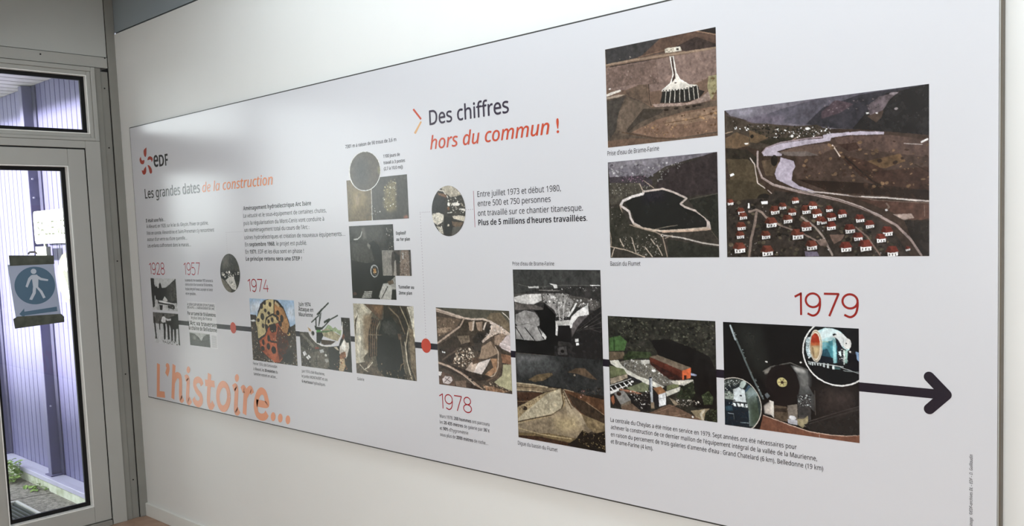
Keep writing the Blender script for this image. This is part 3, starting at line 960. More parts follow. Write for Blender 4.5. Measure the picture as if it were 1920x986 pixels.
"""g 58 53 47 15
p 110 104 112 12 2,2 1002,-2 978,10 766,46 544,97 345,216 17,203
p 54 46 46 10 1002,-2 915,15 765,70 611,104 520,144 484,228 448,287 715,404 1007,388
b 140 134 140 10 76 10,8 657,5 545,36 21,61
s 3 160 156 158 84 78 84 100 96 100 110 30 115 10,34 488,43 700,76 521,107 427,186 18,190
s 1 120 116 112 30 23 69 498,105 700,64 743,80 564,173 518,243 472,239
p 62 55 60 20 9,156 346,166 426,223 425,285 17,228
s 2 130 96 116 96 76 92 40 19 53 130,160 358,174 356,230 141,219
p 72 67 58 20 11,215 309,239 330,328 185,395 110,441 11,436
s 3 160 154 144 50 48 42 110 104 92 120 15 46 11,202 309,213 425,285 330,328 161,380 14,319
p 36 36 34 3 159,432 233,379 329,366 354,330 516,323 605,354 704,422 670,474 713,507 810,555 883,630 903,691 860,713 506,732 356,702 251,641 229,550
b 44 40 48 10 115 353,343 538,343 536,417 304,428
l 190 174 164 53 336,329 516,314 606,348 715,410 731,423 675,472 713,504 810,549 883,612 924,692
l 214 204 200 76 116,455 142,411 234,372 335,351 342,329
l 206 192 186 69 122,461 200,523 210,588 239,647 298,681
l 200 180 160 53 238,653 333,701 495,732 686,729 924,713
l 196 164 140 38 506,741 752,740 934,728
p 196 180 172 10 904,631 935,680 934,728 897,703
l 160 140 122 34 110,454 143,572 178,651 285,693 437,736
l 170 150 132 34 308,251 342,335
l 160 140 122 26 345,216 436,298
l 150 132 114 34 437,736 505,776 526,876 546,988
l 186 176 166 38 517,776 685,805 857,858 996,884
l 150 134 118 26 528,807 596,778
e 190 180 168 10 54 42 505,776
e 50 44 38 10 25 21 508,776
p 54 52 44 15 10,475 109,480 202,664 437,749 504,838 535,988 337,994 4,879
s 4 150 140 126 190 182 172 90 84 72 40 38 34 190 15 49 101,777 437,761 503,888 524,988 290,974 110,894
l 176 160 142 34 100,803 135,882
l 176 160 142 34 217,793 255,948
l 176 160 142 34 346,898 408,987
l 176 160 142 34 457,875 501,975
l 176 160 142 34 401,810 434,862
l 180 160 140 30 1,879 171,921 337,992
l 190 172 152 30 42,893 14,984
l 160 140 120 23 2,722 15,801 8,879
p 46 46 40 10 550,814 993,908 998,999 557,996
p 44 44 38 10 747,442 1002,394 999,837 934,740 925,656 820,555
l 80 76 66 23 758,431 866,414 992,393
l 90 80 68 15 934,740 997,837
s 1 150 140 130 14 19 46 11,410 109,493 213,703 29,671
l 130 120 104 15 391,722 553,690 643,681
n 10 34"""),
('printed_photo', 'large colour print of a river valley with red roofed houses, widest picture of the panel', 3.7672, 4.2916, 1.4506, 1.8412, 500, 373, 'rect',
"""g 62 48 40 12
p 108 102 112 8 4,1 375,-3 645,-4 1000,-1 1000,284 796,236 556,198 179,110 37,41
p 84 80 90 10 308,39 522,-2 1000,-1 1000,284 796,238 556,194 373,143 159,83
p 52 50 56 12 521,61 696,11 1000,-1 1000,295 796,241 591,202 438,153
p 38 36 36 14 730,116 813,25 1000,1 1000,295 812,249 661,212
p 74 60 66 20 513,88 580,26 640,48 667,64 602,108 513,131
p 92 80 84 25 730,86 787,37 873,23 830,62 804,115 769,191 743,152
p 70 56 48 20 729,145 804,121 795,160 769,191
s 2 110 98 100 60 54 58 60 12 53 514,21 690,38 822,49 804,115 653,109 513,118
p 228 226 226 2 725,123 737,123 737,133 725,132
p 216 212 212 2 768,129 778,130 778,137 768,136
e 140 130 130 10 45 28 859,121
e 130 118 122 10 100 28 848,30
b 150 146 158 10 97 5,4 203,3 139,44 41,42
b 98 90 102 10 39 111,85 218,56 326,91 320,134 164,118
p 70 60 50 20 5,34 73,67 154,107 243,123 345,156 493,164 564,223 444,244 314,252 210,278 199,290 135,263 5,162
p 104 82 60 12 5,188 66,154 136,198 136,250 70,265 4,254
p 98 78 56 12 137,153 179,172 242,212 179,242 141,231
p 52 48 38 15 189,237 273,216 365,234 344,256 252,264
s 3 44 42 34 60 56 44 34 32 28 240 24 73 84,94 191,128 345,156 541,177 540,219 404,233 252,220 153,155
s 3 232 230 228 204 198 194 170 156 148 70 17 48 274,159 435,175 559,186 559,234 444,238 273,222
s 1 240 238 236 12 24 53 45,115 137,134 137,153 45,141
l 150 126 104 24 5,155 44,147
p 226 222 216 3 108,234 132,235 130,243 115,244
s 2 150 140 136 120 100 90 20 14 39 24,66 201,111 295,137 201,149 29,86
e 225 222 220 10 60 33 444,182
e 214 210 206 10 40 33 365,220
l 170 140 124 14 364,249 395,225
e 40 36 30 10 50 52 153,194
p 70 54 46 15 390,334 520,267 591,253 729,254 836,274 1000,316 1000,679 810,640 641,611 481,577 388,522 370,426
p 96 76 66 10 304,312 400,288 519,285 591,310 519,348 409,353
p 104 92 86 10 285,312 437,325 501,357 409,353 314,337
p 86 66 58 15 573,251 836,274 1000,327 1000,423 728,349 591,299
p 56 40 34 20 591,299 678,298 695,334 643,350
p 96 72 48 20 728,416 876,388 900,434 811,468 728,449
p 64 44 36 15 590,356 728,416 811,480 1000,476 1000,615 811,601 694,502
p 46 34 28 15 388,499 727,550 999,615 1000,674 810,634 553,593
l 42 32 26 36 625,382 694,468 753,541 827,597 999,620
l 50 38 30 23 940,459 971,484 1000,508
l 200 180 164 32 566,302 604,378
l 230 224 220 41 968,331 991,317
l 170 156 150 18 893,330 971,345
s 2 110 84 60 58 42 34 160 23 120 390,357 591,276 1000,327 999,615 641,577 407,500
p 178 166 180 4 208,313 222,285 305,259 437,251 520,254 520,233 556,228 695,233 804,250 804,265 643,249 560,255 555,272 446,282 353,292 285,308 314,331 319,342 216,329
p 174 162 178 4 304,348 371,379 380,415 365,449 360,502 397,541 480,582 553,596 462,589 369,550 283,490 272,453 284,406 302,372
l 160 140 146 27 206,307 227,279 305,253 447,244 515,244
e 60 48 44 10 33 36 316,337
p 50 44 36 15 7,254 126,280 176,334 175,407 31,393 5,378
p 78 66 48 12 7,329 125,341 175,395 184,506 213,557 30,493
p 70 60 44 12 7,466 204,507 252,608 131,649 5,591
p 84 68 52 20 201,361 275,357 294,383 264,464 224,460
e 34 30 26 20 94 144 271,366
e 36 32 28 30 189 108 212,605
l 150 130 124 55 182,298 180,395 204,471 263,524 369,568 480,606 588,642 692,694 785,755 859,814 923,904 966,992
l 176 160 152 18 182,298 181,396 206,469 265,519 369,561 480,600 588,636 693,688 793,753
l 70 56 50 13 388,570 588,642 710,706 810,790 891,881
l 200 184 174 27 141,336 165,382 170,431 179,505 218,542
l 190 172 160 23 235,558 267,597
l 186 172 166 32 444,578 571,604 693,632 810,645 999,677
l 208 198 190 23 701,629 810,645 947,671
l 110 90 78 23 641,617 777,660 999,688
p 82 56 46 15 693,649 1000,690 1000,776 931,795 843,736 777,699
p 150 130 120 20 843,747 923,745 935,771 891,782
l 120 98 86 13 978,700 980,765
e 230 228 226 10 33 27 814,719
l 120 100 88 36 814,679 827,702 818,712
p 52 45 40 20 272,561 480,612 641,680 760,754 834,824 875,914 923,998 -4,1001 2,654 91,610 232,607
p 42 36 32 20 891,782 1000,787 1000,999 970,992 923,893
s 3 64 60 46 84 74 58 34 31 26 300 36 138 28,618 462,622 760,776 875,936 809,996 1,990
l 140 120 108 55 130,693 171,682 201,702 221,734 299,792
l 132 112 100 73 171,701 160,774 138,885 126,991
l 124 104 94 41 299,792 404,844 478,893
l 150 134 124 50 409,743 478,811 515,871 559,988
l 120 98 88 36 675,818 726,877 784,990
p 120 100 90 15 478,893 524,883 541,930 500,929
p 112 88 76 10 546,860 622,860 604,896 568,919
p 110 100 120 8 421,945 477,940 495,994 426,997
s 2 205 200 195 150 140 130 40 13 41 27,643 462,645 810,823 858,980 22,983
p 40 32 28 10 1,645 46,649 48,634 3,627
p 226 224 222 12 10,624 43,621 42,640 11,642
p 60 52 48 10 15,631 19,631 18,638 15,639
p 60 52 48 10 24,632 28,631 28,639 24,639
p 60 52 48 10 34,632 37,632 37,639 34,640
p 116 56 42 18 3,623 12,603 36,604 46,625 19,629
p 83 40 30 15 3,623 12,603 21,614 18,628
p 40 32 28 10 58,712 109,716 111,699 61,691
p 226 224 222 12 69,687 105,684 105,705 69,709
p 60 52 48 10 74,696 78,695 78,704 74,704
p 60 52 48 10 85,696 89,696 88,704 84,705
p 60 52 48 10 95,697 99,696 99,705 95,705
p 116 56 42 18 61,687 71,664 97,665 109,689 79,693
p 83 40 30 15 61,687 71,664 81,676 78,693
p 40 32 28 10 66,749 122,753 125,734 69,725
p 226 224 222 12 78,721 118,717 118,741 78,745
p 60 52 48 10 83,731 88,730 88,740 83,740
p 60 52 48 10 95,731 100,730 100,740 95,741
p 60 52 48 10 107,732 112,731 111,741 107,741
p 116 56 42 18 69,721 80,695 110,696 123,723 88,728
p 83 40 30 15 69,721 80,695 91,709 87,727
p 40 32 28 10 51,822 114,826 117,804 54,795
p 226 224 222 12 64,791 109,786 109,812 64,817
p 60 52 48 10 70,801 75,800 75,811 70,812
p 60 52 48 10 83,801 88,801 88,812 83,812
p 60 52 48 10 97,802 102,801 101,812 97,813
p 116 56 42 18 54,790 66,761 99,762 114,792 76,798
p 83 40 30 15 54,790 66,761 79,776 75,797
p 40 32 28 10 47,878 104,881 107,862 50,854
p 226 224 222 12 59,850 100,845 100,869 60,874
p 60 52 48 10 65,859 69,858 69,868 65,869
p 60 52 48 10 77,859 81,859 81,868 77,869
p 60 52 48 10 89,860 93,859 93,869 89,870
p 116 56 42 18 50,850 62,823 91,824 105,850 70,856
p 83 40 30 15 50,850 62,823 73,837 69,856
p 40 32 28 10 28,979 110,982 114,954 32,945
p 226 224 222 12 45,938 104,931 104,965 46,973
p 60 52 48 10 54,951 60,950 60,965 53,966
p 60 52 48 10 71,952 77,950 77,965 71,966
p 60 52 48 10 88,952 95,951 94,965 88,966
p 116 56 42 18 32,938 49,899 92,900 111,938 61,947
p 83 40 30 15 32,938 49,899 65,919 59,946
p 40 32 28 10 237,723 300,728 302,706 240,696
p 226 224 222 12 250,692 295,687 294,714 251,719
p 60 52 48 10 256,702 261,701 261,713 256,713
p 60 52 48 10 269,703 274,702 274,713 269,714
p 60 52 48 10 282,704 287,703 287,714 282,715
p 116 56 42 18 240,691 252,662 285,663 300,693 262,699
p 83 40 30 15 240,691 252,662 265,677 261,698
p 40 32 28 10 285,693 335,697 337,680 287,671
p 226 224 222 12 295,668 331,664 330,686 296,689
p 60 52 48 10 300,676 304,676 304,684 300,685
p 60 52 48 10 311,677 315,676 314,685 310,686
p 60 52 48 10 321,677 325,677 325,686 321,686
p 116 56 42 18 287,667 297,643 323,645 335,669 305,674
p 83 40 30 15 287,667 297,643 307,656 304,673
p 40 32 28 10 331,735 384,739 386,721 334,713
p 226 224 222 12 342,709 380,705 379,728 343,732
p 60 52 48 10 348,718 352,717 352,726 348,727
p 60 52 48 10 359,718 363,717 363,727 359,728
p 60 52 48 10 369,719 374,718 373,727 369,728
p 116 56 42 18 334,708 344,683 372,685 384,710 352,715
p 83 40 30 15 334,708 344,683 355,697 351,714
p 40 32 28 10 304,784 365,788 368,767 307,757
p 226 224 222 12 316,753 360,748 360,775 317,780
p 60 52 48 10 323,763 328,762 327,773 323,774
p 60 52 48 10 336,764 340,763 340,774 335,775
p 60 52 48 10 348,764 353,763 353,774 348,775
p 116 56 42 18 307,752 319,723 351,724 365,754 328,760
p 83 40 30 15 307,752 319,723 331,738 327,759
p 40 32 28 10 209,810 284,815 288,789 213,778
p 226 224 222 12 224,772 278,766 278,799 225,805
p 60 52 48 10 232,785 238,784 238,797 232,798
p 60 52 48 10 248,785 254,784 254,798 248,799
p 60 52 48 10 264,786 269,785 269,798 263,799
p 116 56 42 18 213,772 228,736 267,738 285,773 239,781
p 83 40 30 15 213,772 228,736 242,755 238,780
p 40 32 28 10 186,885 247,888 250,867 189,859
p 226 224 222 12 199,854 242,849 242,875 199,881
p 60 52 48 10 205,864 210,864 209,874 205,875
p 60 52 48 10 217,865 222,864 222,875 217,875
p 60 52 48 10 230,865 235,864 235,875 230,876
p 116 56 42 18 189,854 201,825 233,826 247,855 210,861
p 83 40 30 15 189,854 201,825 213,840 209,861
p 40 32 28 10 184,1001 263,1003 266,976 187,967
p 226 224 222 12 200,960 256,953 256,986 201,994
p 60 52 48 10 208,973 214,972 214,986 208,987
p 60 52 48 10 225,973 231,972 231,986 224,987
p 60 52 48 10 241,974 247,972 247,986 241,987
p 116 56 42 18 188,960 203,922 244,923 263,960 215,969
p 83 40 30 15 188,960 203,922 219,942 214,968
p 40 32 28 10 347,893 422,897 425,870 350,860
p 226 224 222 12 362,854 416,848 415,880 363,887
p 60 52 48 10 370,867 376,866 376,879 370,881
p 60 52 48 10 386,867 391,866 391,880 385,881
p 60 52 48 10 401,868 407,867 407,880 401,881
p 116 56 42 18 350,854 365,817 404,819 422,855 376,863
p 83 40 30 15 350,854 365,817 380,836 375,862
p 40 32 28 10 401,728 460,733 463,712 403,702
p 226 224 222 12 413,697 455,693 455,719 414,724
p 60 52 48 10 419,708 424,707 424,718 419,719
p 60 52 48 10 431,708 436,708 436,718 431,719
p 60 52 48 10 444,709 449,708 448,719 444,720
p 116 56 42 18 403,697 415,668 446,670 460,699 424,705
p 83 40 30 15 403,697 415,668 427,683 423,704
p 40 32 28 10 438,698 492,703 494,684 441,675
p 226 224 222 12 449,671 487,667 487,691 450,695
p 60 52 48 10 455,680 459,679 459,689 455,690
p 60 52 48 10 466,681 470,680 470,690 466,690
p 60 52 48 10 477,681 481,681 481,690 477,691
p 116 56 42 18 441,670 451,644 479,646 492,673 459,677
p 83 40 30 15 441,670 451,644 462,658 459,677
p 40 32 28 10 453,754 515,759 518,737 456,727
p 226 224 222 12 466,722 510,718 510,745 467,750
p 60 52 48 10 472,733 477,732 477,743 472,744
p 60 52 48 10 485,734 490,733 490,744 485,745
p 60 52 48 10 498,734 503,733 503,745 498,745
p 116 56 42 18 456,722 468,692 500,693 515,724 478,730
p 83 40 30 15 456,722 468,692 481,708 477,729
p 40 32 28 10 474,800 532,804 535,783 477,774
p 226 224 222 12 486,770 527,765 527,791 487,796
p 60 52 48 10 492,780 496,779 496,790 492,791
p 60 52 48 10 504,780 509,779 509,790 504,791
p 60 52 48 10 516,781 521,780 521,791 516,791
p 116 56 42 18 477,769 488,740 519,742 532,771 497,777
p 83 40 30 15 477,769 488,740 500,756 496,776
p 40 32 28 10 397,839 462,842 465,819 400,810
p 226 224 222 12 410,805 457,799 457,828 411,834
p 60 52 48 10 417,816 422,815 422,827 417,828
p 60 52 48 10 431,816 436,815 436,827 430,828
p 60 52 48 10 444,817 449,816 449,828 444,829
p 116 56 42 18 400,804 413,772 447,774 462,806 423,812
p 83 40 30 15 400,804 413,772 426,789 422,812
p 40 32 28 10 421,964 489,967 492,942 425,934
p 226 224 222 12 435,928 484,922 484,952 436,958
p 60 52 48 10 442,940 448,939 448,951 442,952
p 60 52 48 10 457,940 462,939 462,951 457,952
p 60 52 48 10 471,940 476,939 476,952 471,953
p 116 56 42 18 425,928 438,894 474,895 490,928 448,936
p 83 40 30 15 425,928 438,894 452,912 447,935
p 40 32 28 10 526,772 576,776 578,758 529,750
p 226 224 222 12 537,747 572,743 572,765 537,769
p 60 52 48 10 542,755 546,754 545,764 542,764
p 60 52 48 10 552,756 556,755 556,764 552,765
p 60 52 48 10 562,756 566,755 566,765 562,765
p 116 56 42 18 529,746 538,722 564,723 576,748 546,753
p 83 40 30 15 529,746 538,722 548,735 545,752
p 40 32 28 10 524,834 573,837 575,819 526,812
p 226 224 222 12 534,808 569,804 569,826 534,830
p 60 52 48 10 539,817 543,816 543,825 539,826
p 60 52 48 10 549,817 553,816 553,825 549,826
p 60 52 48 10 559,817 563,817 563,826 559,827
p 116 56 42 18 526,808 536,783 561,784 573,809 543,814
p 83 40 30 15 526,808 536,783 545,796 542,813
p 40 32 28 10 353,657 399,661 401,645 355,637
p 226 224 222 12 362,633 395,631 395,651 363,654
p 60 52 48 10 367,641 371,641 371,649 367,650
p 60 52 48 10 377,642 380,641 380,650 377,650
p 60 52 48 10 386,643 390,642 390,650 386,651
p 116 56 42 18 355,633 364,611 388,613 399,635 371,639
p 83 40 30 15 355,633 364,611 373,623 370,639
p 235 235 235 20 197,629 232,628 232,647 200,647
p 232 230 228 10 125,637 133,636 133,670 124,670
p 238 238 238 5 25,436 46,428 51,440 29,451
p 40 32 28 10 529,779 583,783 586,763 531,755
p 226 224 222 12 540,750 579,746 579,770 541,775
p 60 52 48 10 546,760 550,759 550,769 546,770
p 60 52 48 10 557,760 561,760 561,770 557,770
p 60 52 48 10 568,761 573,760 573,770 568,771
p 112 46 36 18 531,750 542,723 571,724 584,751 550,757
p 80 33 25 15 531,750 542,723 553,737 549,756
p 40 32 28 10 581,760 635,764 637,744 584,736
p 226 224 222 12 592,731 630,727 630,752 593,756
p 60 52 48 10 598,741 602,740 602,750 598,751
p 60 52 48 10 609,741 613,741 613,751 609,751
p 60 52 48 10 620,742 624,741 624,751 620,752
p 112 46 36 18 584,731 594,704 622,706 635,733 602,738
p 80 33 25 15 584,731 594,704 605,718 602,737
p 40 32 28 10 665,794 717,798 719,778 667,770
p 226 224 222 12 675,766 713,761 713,785 676,790
p 60 52 48 10 681,775 685,774 685,784 681,785
p 60 52 48 10 692,775 696,775 696,785 692,785
p 60 52 48 10 703,776 707,775 707,785 703,786
p 112 46 36 18 667,765 677,739 705,740 717,767 685,772
p 80 33 25 15 667,765 677,739 688,753 684,772
p 40 32 28 10 525,836 582,840 585,819 527,810
p 226 224 222 12 536,806 577,801 577,827 537,832
p 60 52 48 10 542,816 547,815 547,826 542,826
p 60 52 48 10 554,816 559,815 559,826 554,827
p 60 52 48 10 566,817 571,816 571,826 566,827
p 112 46 36 18 527,805 539,777 569,778 582,807 547,813
p 80 33 25 15 527,805 539,777 550,792 546,812
p 40 32 28 10 612,861 673,864 676,842 615,833
p 226 224 222 12 624,828 668,823 668,850 625,856
p 60 52 48 10 631,839 635,838 635,849 631,850
p 60 52 48 10 643,839 648,838 648,850 643,851
p 60 52 48 10 656,839 661,839 661,850 656,851
p 112 46 36 18 615,828 627,797 659,798 673,829 636,835
p 80 33 25 15 615,828 627,797 639,813 635,835
p 40 32 28 10 653,907 709,910 711,890 656,882
p 226 224 222 12 665,877 704,872 704,897 666,903
p 60 52 48 10 671,887 675,886 675,897 670,897
p 60 52 48 10 682,887 686,886 686,897 682,898
p 60 52 48 10 694,888 698,887 698,897 693,898
p 112 46 36 18 656,877 667,849 696,850 709,878 675,884
p 80 33 25 15 656,877 667,849 678,863 674,883
p 40 32 28 10 590,977 657,980 660,955 593,946
p 226 224 222 12 603,941 651,934 651,964 604,971
p 60 52 48 10 610,952 616,951 616,964 610,965
p 60 52 48 10 624,953 630,952 629,964 624,965
p 60 52 48 10 638,953 644,952 643,964 638,965
p 112 46 36 18 593,941 606,906 641,907 657,941 616,949
p 80 33 25 15 593,941 606,906 619,924 615,948
p 40 32 28 10 679,974 752,977 755,950 682,940
p 226 224 222 12 694,934 745,927 745,960 695,968
p 60 52 48 10 701,947 707,946 707,959 701,961
p 60 52 48 10 716,947 722,946 722,960 716,961
p 60 52 48 10 732,947 737,946 737,960 732,961
p 112 46 36 18 682,934 696,896 734,897 752,934 708,943
p 80 33 25 15 682,934 696,896 711,915 706,942
p 40 32 28 10 785,882 846,886 848,863 788,854
p 226 224 222 12 798,849 841,843 840,872 798,877
p 60 52 48 10 804,860 809,859 809,871 804,872
p 60 52 48 10 816,860 821,859 821,871 816,872
p 60 52 48 10 829,861 834,860 834,871 829,872
p 112 46 36 18 788,849 800,817 831,818 846,850 809,857
p 80 33 25 15 788,849 800,817 812,834 808,856
p 40 32 28 10 759,920 815,923 817,902 761,894
p 226 224 222 12 770,889 810,884 810,910 771,916
p 60 52 48 10 776,899 780,898 780,909 776,910
p 60 52 48 10 788,900 792,899 792,909 788,910
p 60 52 48 10 799,900 804,899 804,910 799,911
p 112 46 36 18 761,889 772,860 801,861 815,890 781,896
p 80 33 25 15 761,889 772,860 783,875 780,895
p 40 32 28 10 804,1008 869,1010 872,985 807,977
p 226 224 222 12 818,971 864,964 864,995 819,1002
p 60 52 48 10 824,983 829,982 829,994 824,996
p 60 52 48 10 838,983 843,982 843,995 838,996
p 60 52 48 10 851,983 857,982 856,995 851,996
p 112 46 36 18 807,971 820,937 854,937 869,971 830,979
p 80 33 25 15 807,971 820,937 833,954 829,978
p 40 32 28 10 893,970 921,971 922,960 895,957
p 226 224 222 12 899,954 918,951 918,965 899,968
p 60 52 48 10 902,959 904,959 904,964 902,965
p 60 52 48 10 908,959 910,959 910,964 908,965
p 60 52 48 10 913,960 915,959 915,964 913,965
p 112 46 36 18 895,954 900,940 914,940 921,954 904,958
p 80 33 25 15 895,954 900,940 905,947 904,957
p 40 32 28 10 523,720 566,723 568,707 525,700
p 226 224 222 12 532,697 563,693 563,713 532,716
p 60 52 48 10 536,704 540,704 539,712 536,712
p 60 52 48 10 545,705 549,704 549,712 545,713
p 60 52 48 10 554,705 558,705 558,713 554,713
p 112 46 36 18 525,696 533,675 556,676 567,698 540,702
p 80 33 25 15 525,696 533,675 542,686 539,701
p 40 32 28 10 710,832 762,835 764,816 712,808
p 226 224 222 12 721,804 757,799 757,823 721,828
p 60 52 48 10 726,813 730,812 730,822 726,823
p 60 52 48 10 737,813 741,813 741,822 737,823
p 60 52 48 10 747,814 751,813 751,823 747,824
p 112 46 36 18 712,803 722,777 749,778 762,804 730,810
p 80 33 25 15 712,803 722,777 733,791 729,809
p 40 32 28 10 498,795 537,798 539,784 500,778
p 226 224 222 12 506,775 534,772 533,789 507,793
p 60 52 48 10 510,782 513,781 513,788 510,789
p 60 52 48 10 518,782 521,782 521,789 518,789
p 60 52 48 10 526,783 529,782 529,789 526,790
p 112 46 36 18 500,775 508,756 528,757 537,776 513,780
p 80 33 25 15 500,775 508,756 515,766 513,779
n 10 40"""),
('printed_photo', 'colour print of a power station with an orange hall in front of dark woods', 3.3556, 3.7266, 0.9928, 1.2752, 296, 226, 'rect',
"""g 46 45 40 20
s 4 58 58 48 70 70 58 26 26 24 46 47 40 300 37 136 8,8 530,5 993,8 996,376 738,377 544,334 179,353 15,187
s 2 92 92 76 78 78 64 80 22 75 529,29 993,8 987,306 803,287 590,269 505,128
s 1 88 88 72 60 22 75 20,20 496,19 437,158 240,247 123,205
p 26 25 25 20 413,234 591,208 803,287 946,357 1004,516 987,872 791,876 778,493 488,375
p 66 96 52 12 12,239 123,207 187,264 161,361 10,380
l 40 60 36 30 57,222 59,370
p 98 84 66 15 5,387 154,378 165,443 7,484
p 54 66 42 30 141,433 202,364 410,358 431,418 294,431 164,469
p 206 204 192 8 10,484 92,469 185,568 425,655 536,703 502,732 379,698 172,608 18,515
p 98 104 72 12 6,536 150,559 178,607 9,671
p 150 136 116 20 9,678 184,607 185,651 12,742
p 112 108 98 15 104,487 223,450 408,445 496,523 582,624 669,626 646,677 514,694 425,655 289,620 138,535
s 4 208 208 204 60 60 58 150 150 144 30 30 30 300 15 49 116,486 235,447 407,457 495,535 582,612 646,653 492,671 381,622 138,535
p 190 188 180 10 316,448 402,439 401,477 321,493
e 230 230 228 10 74 41 439,547
p 92 44 34 12 403,408 703,519 703,622 538,592 407,482
p 60 34 30 15 407,457 584,538 704,592 703,622 582,618 407,485
p 112 98 82 10 403,406 477,381 783,480 703,519
p 216 96 52 6 701,519 780,481 774,583 701,612
p 60 32 26 10 715,566 739,557 739,603 714,611
p 150 160 190 10 779,535 829,545 824,560 776,556
p 40 40 42 10 184,613 322,667 322,692 188,670
p 110 116 88 15 168,762 334,678 390,709 377,773 238,791
p 34 33 33 20 7,756 218,654 243,676 229,703 10,833
p 220 220 218 5 6,775 16,770 53,815 43,821
p 220 220 218 5 51,753 61,748 97,791 87,797
p 220 220 218 5 95,731 105,726 140,768 131,774
p 220 220 218 5 138,709 148,704 184,744 174,751
p 220 220 218 5 182,687 191,682 227,721 217,727
l 226 226 224 22 5,821 169,736 235,677
l 214 214 210 18 7,756 218,656
e 236 236 234 10 49 31 229,685
p 226 226 224 8 5,821 84,779 95,796 7,849
l 150 100 76 52 108,785 238,791 330,814
l 96 64 50 22 113,794 318,825
p 32 31 32 30 178,837 400,783 395,971 303,1000 199,924
s 3 210 208 200 120 114 104 70 66 62 60 18 60 179,799 389,759 395,984 314,996
p 128 126 122 8 40,829 143,790 210,884 109,949
p 44 40 38 15 40,829 109,949 102,984 3,964 4,860
p 112 100 84 12 109,949 210,886 211,922 112,982
e 52 36 30 10 90 62 92,833
p 140 84 56 20 3,886 39,855 49,932 30,960
p 104 84 68 15 115,961 223,920 303,985 279,999 114,1000
p 170 176 182 8 392,621 422,618 425,879 406,888
p 84 92 104 8 392,621 404,620 409,769 395,771
e 40 40 42 10 57 24 407,622
p 30 30 34 10 428,766 478,791 481,928 431,903
p 150 104 68 10 429,729 503,701 548,757 478,792
p 214 216 218 6 478,792 546,759 545,887 482,915
l 150 152 158 18 480,837 547,810
p 140 120 96 10 404,882 434,876 437,940 405,945
p 106 82 66 12 383,996 486,933 576,877 663,907 883,1001 725,1008
l 140 112 90 15 440,990 642,874
l 150 122 100 15 606,995 726,959
l 84 62 50 15 530,951 673,945
p 196 194 182 10 546,751 678,686 688,721 556,799
p 110 116 78 20 558,688 668,650 667,687 557,738
p 206 202 188 15 592,635 797,599 801,634 721,668 625,662
p 40 46 34 30 689,684 796,611 815,729 771,807 643,800
s 2 70 76 54 34 38 28 70 22 75 678,673 807,610 814,777 665,797
p 130 116 96 20 578,809 664,846 674,869 620,877
s 3 190 184 172 100 92 80 40 38 34 80 18 68 621,815 835,798 865,842 674,893
p 48 56 38 20 867,746 930,690 969,756 958,829 886,839
s 2 84 94 64 60 70 46 60 22 60 867,746 930,690 969,768 937,832 886,839
p 150 134 104 15 769,916 937,867 895,921 883,1001 810,970
l 196 186 164 68 885,899 858,939 878,1002
p 34 36 28 30 895,921 998,847 1001,1001 903,998
s 1 66 72 50 40 22 60 895,909 998,858 997,989 904,992
e 240 240 238 10 32 27 786,976
n 12 34"""),
('printed_photo', 'very dark print of a spherical valve hall with two round machine insets', 3.7504, 4.1256, 0.9896, 1.2743, 334, 254, 'rect',
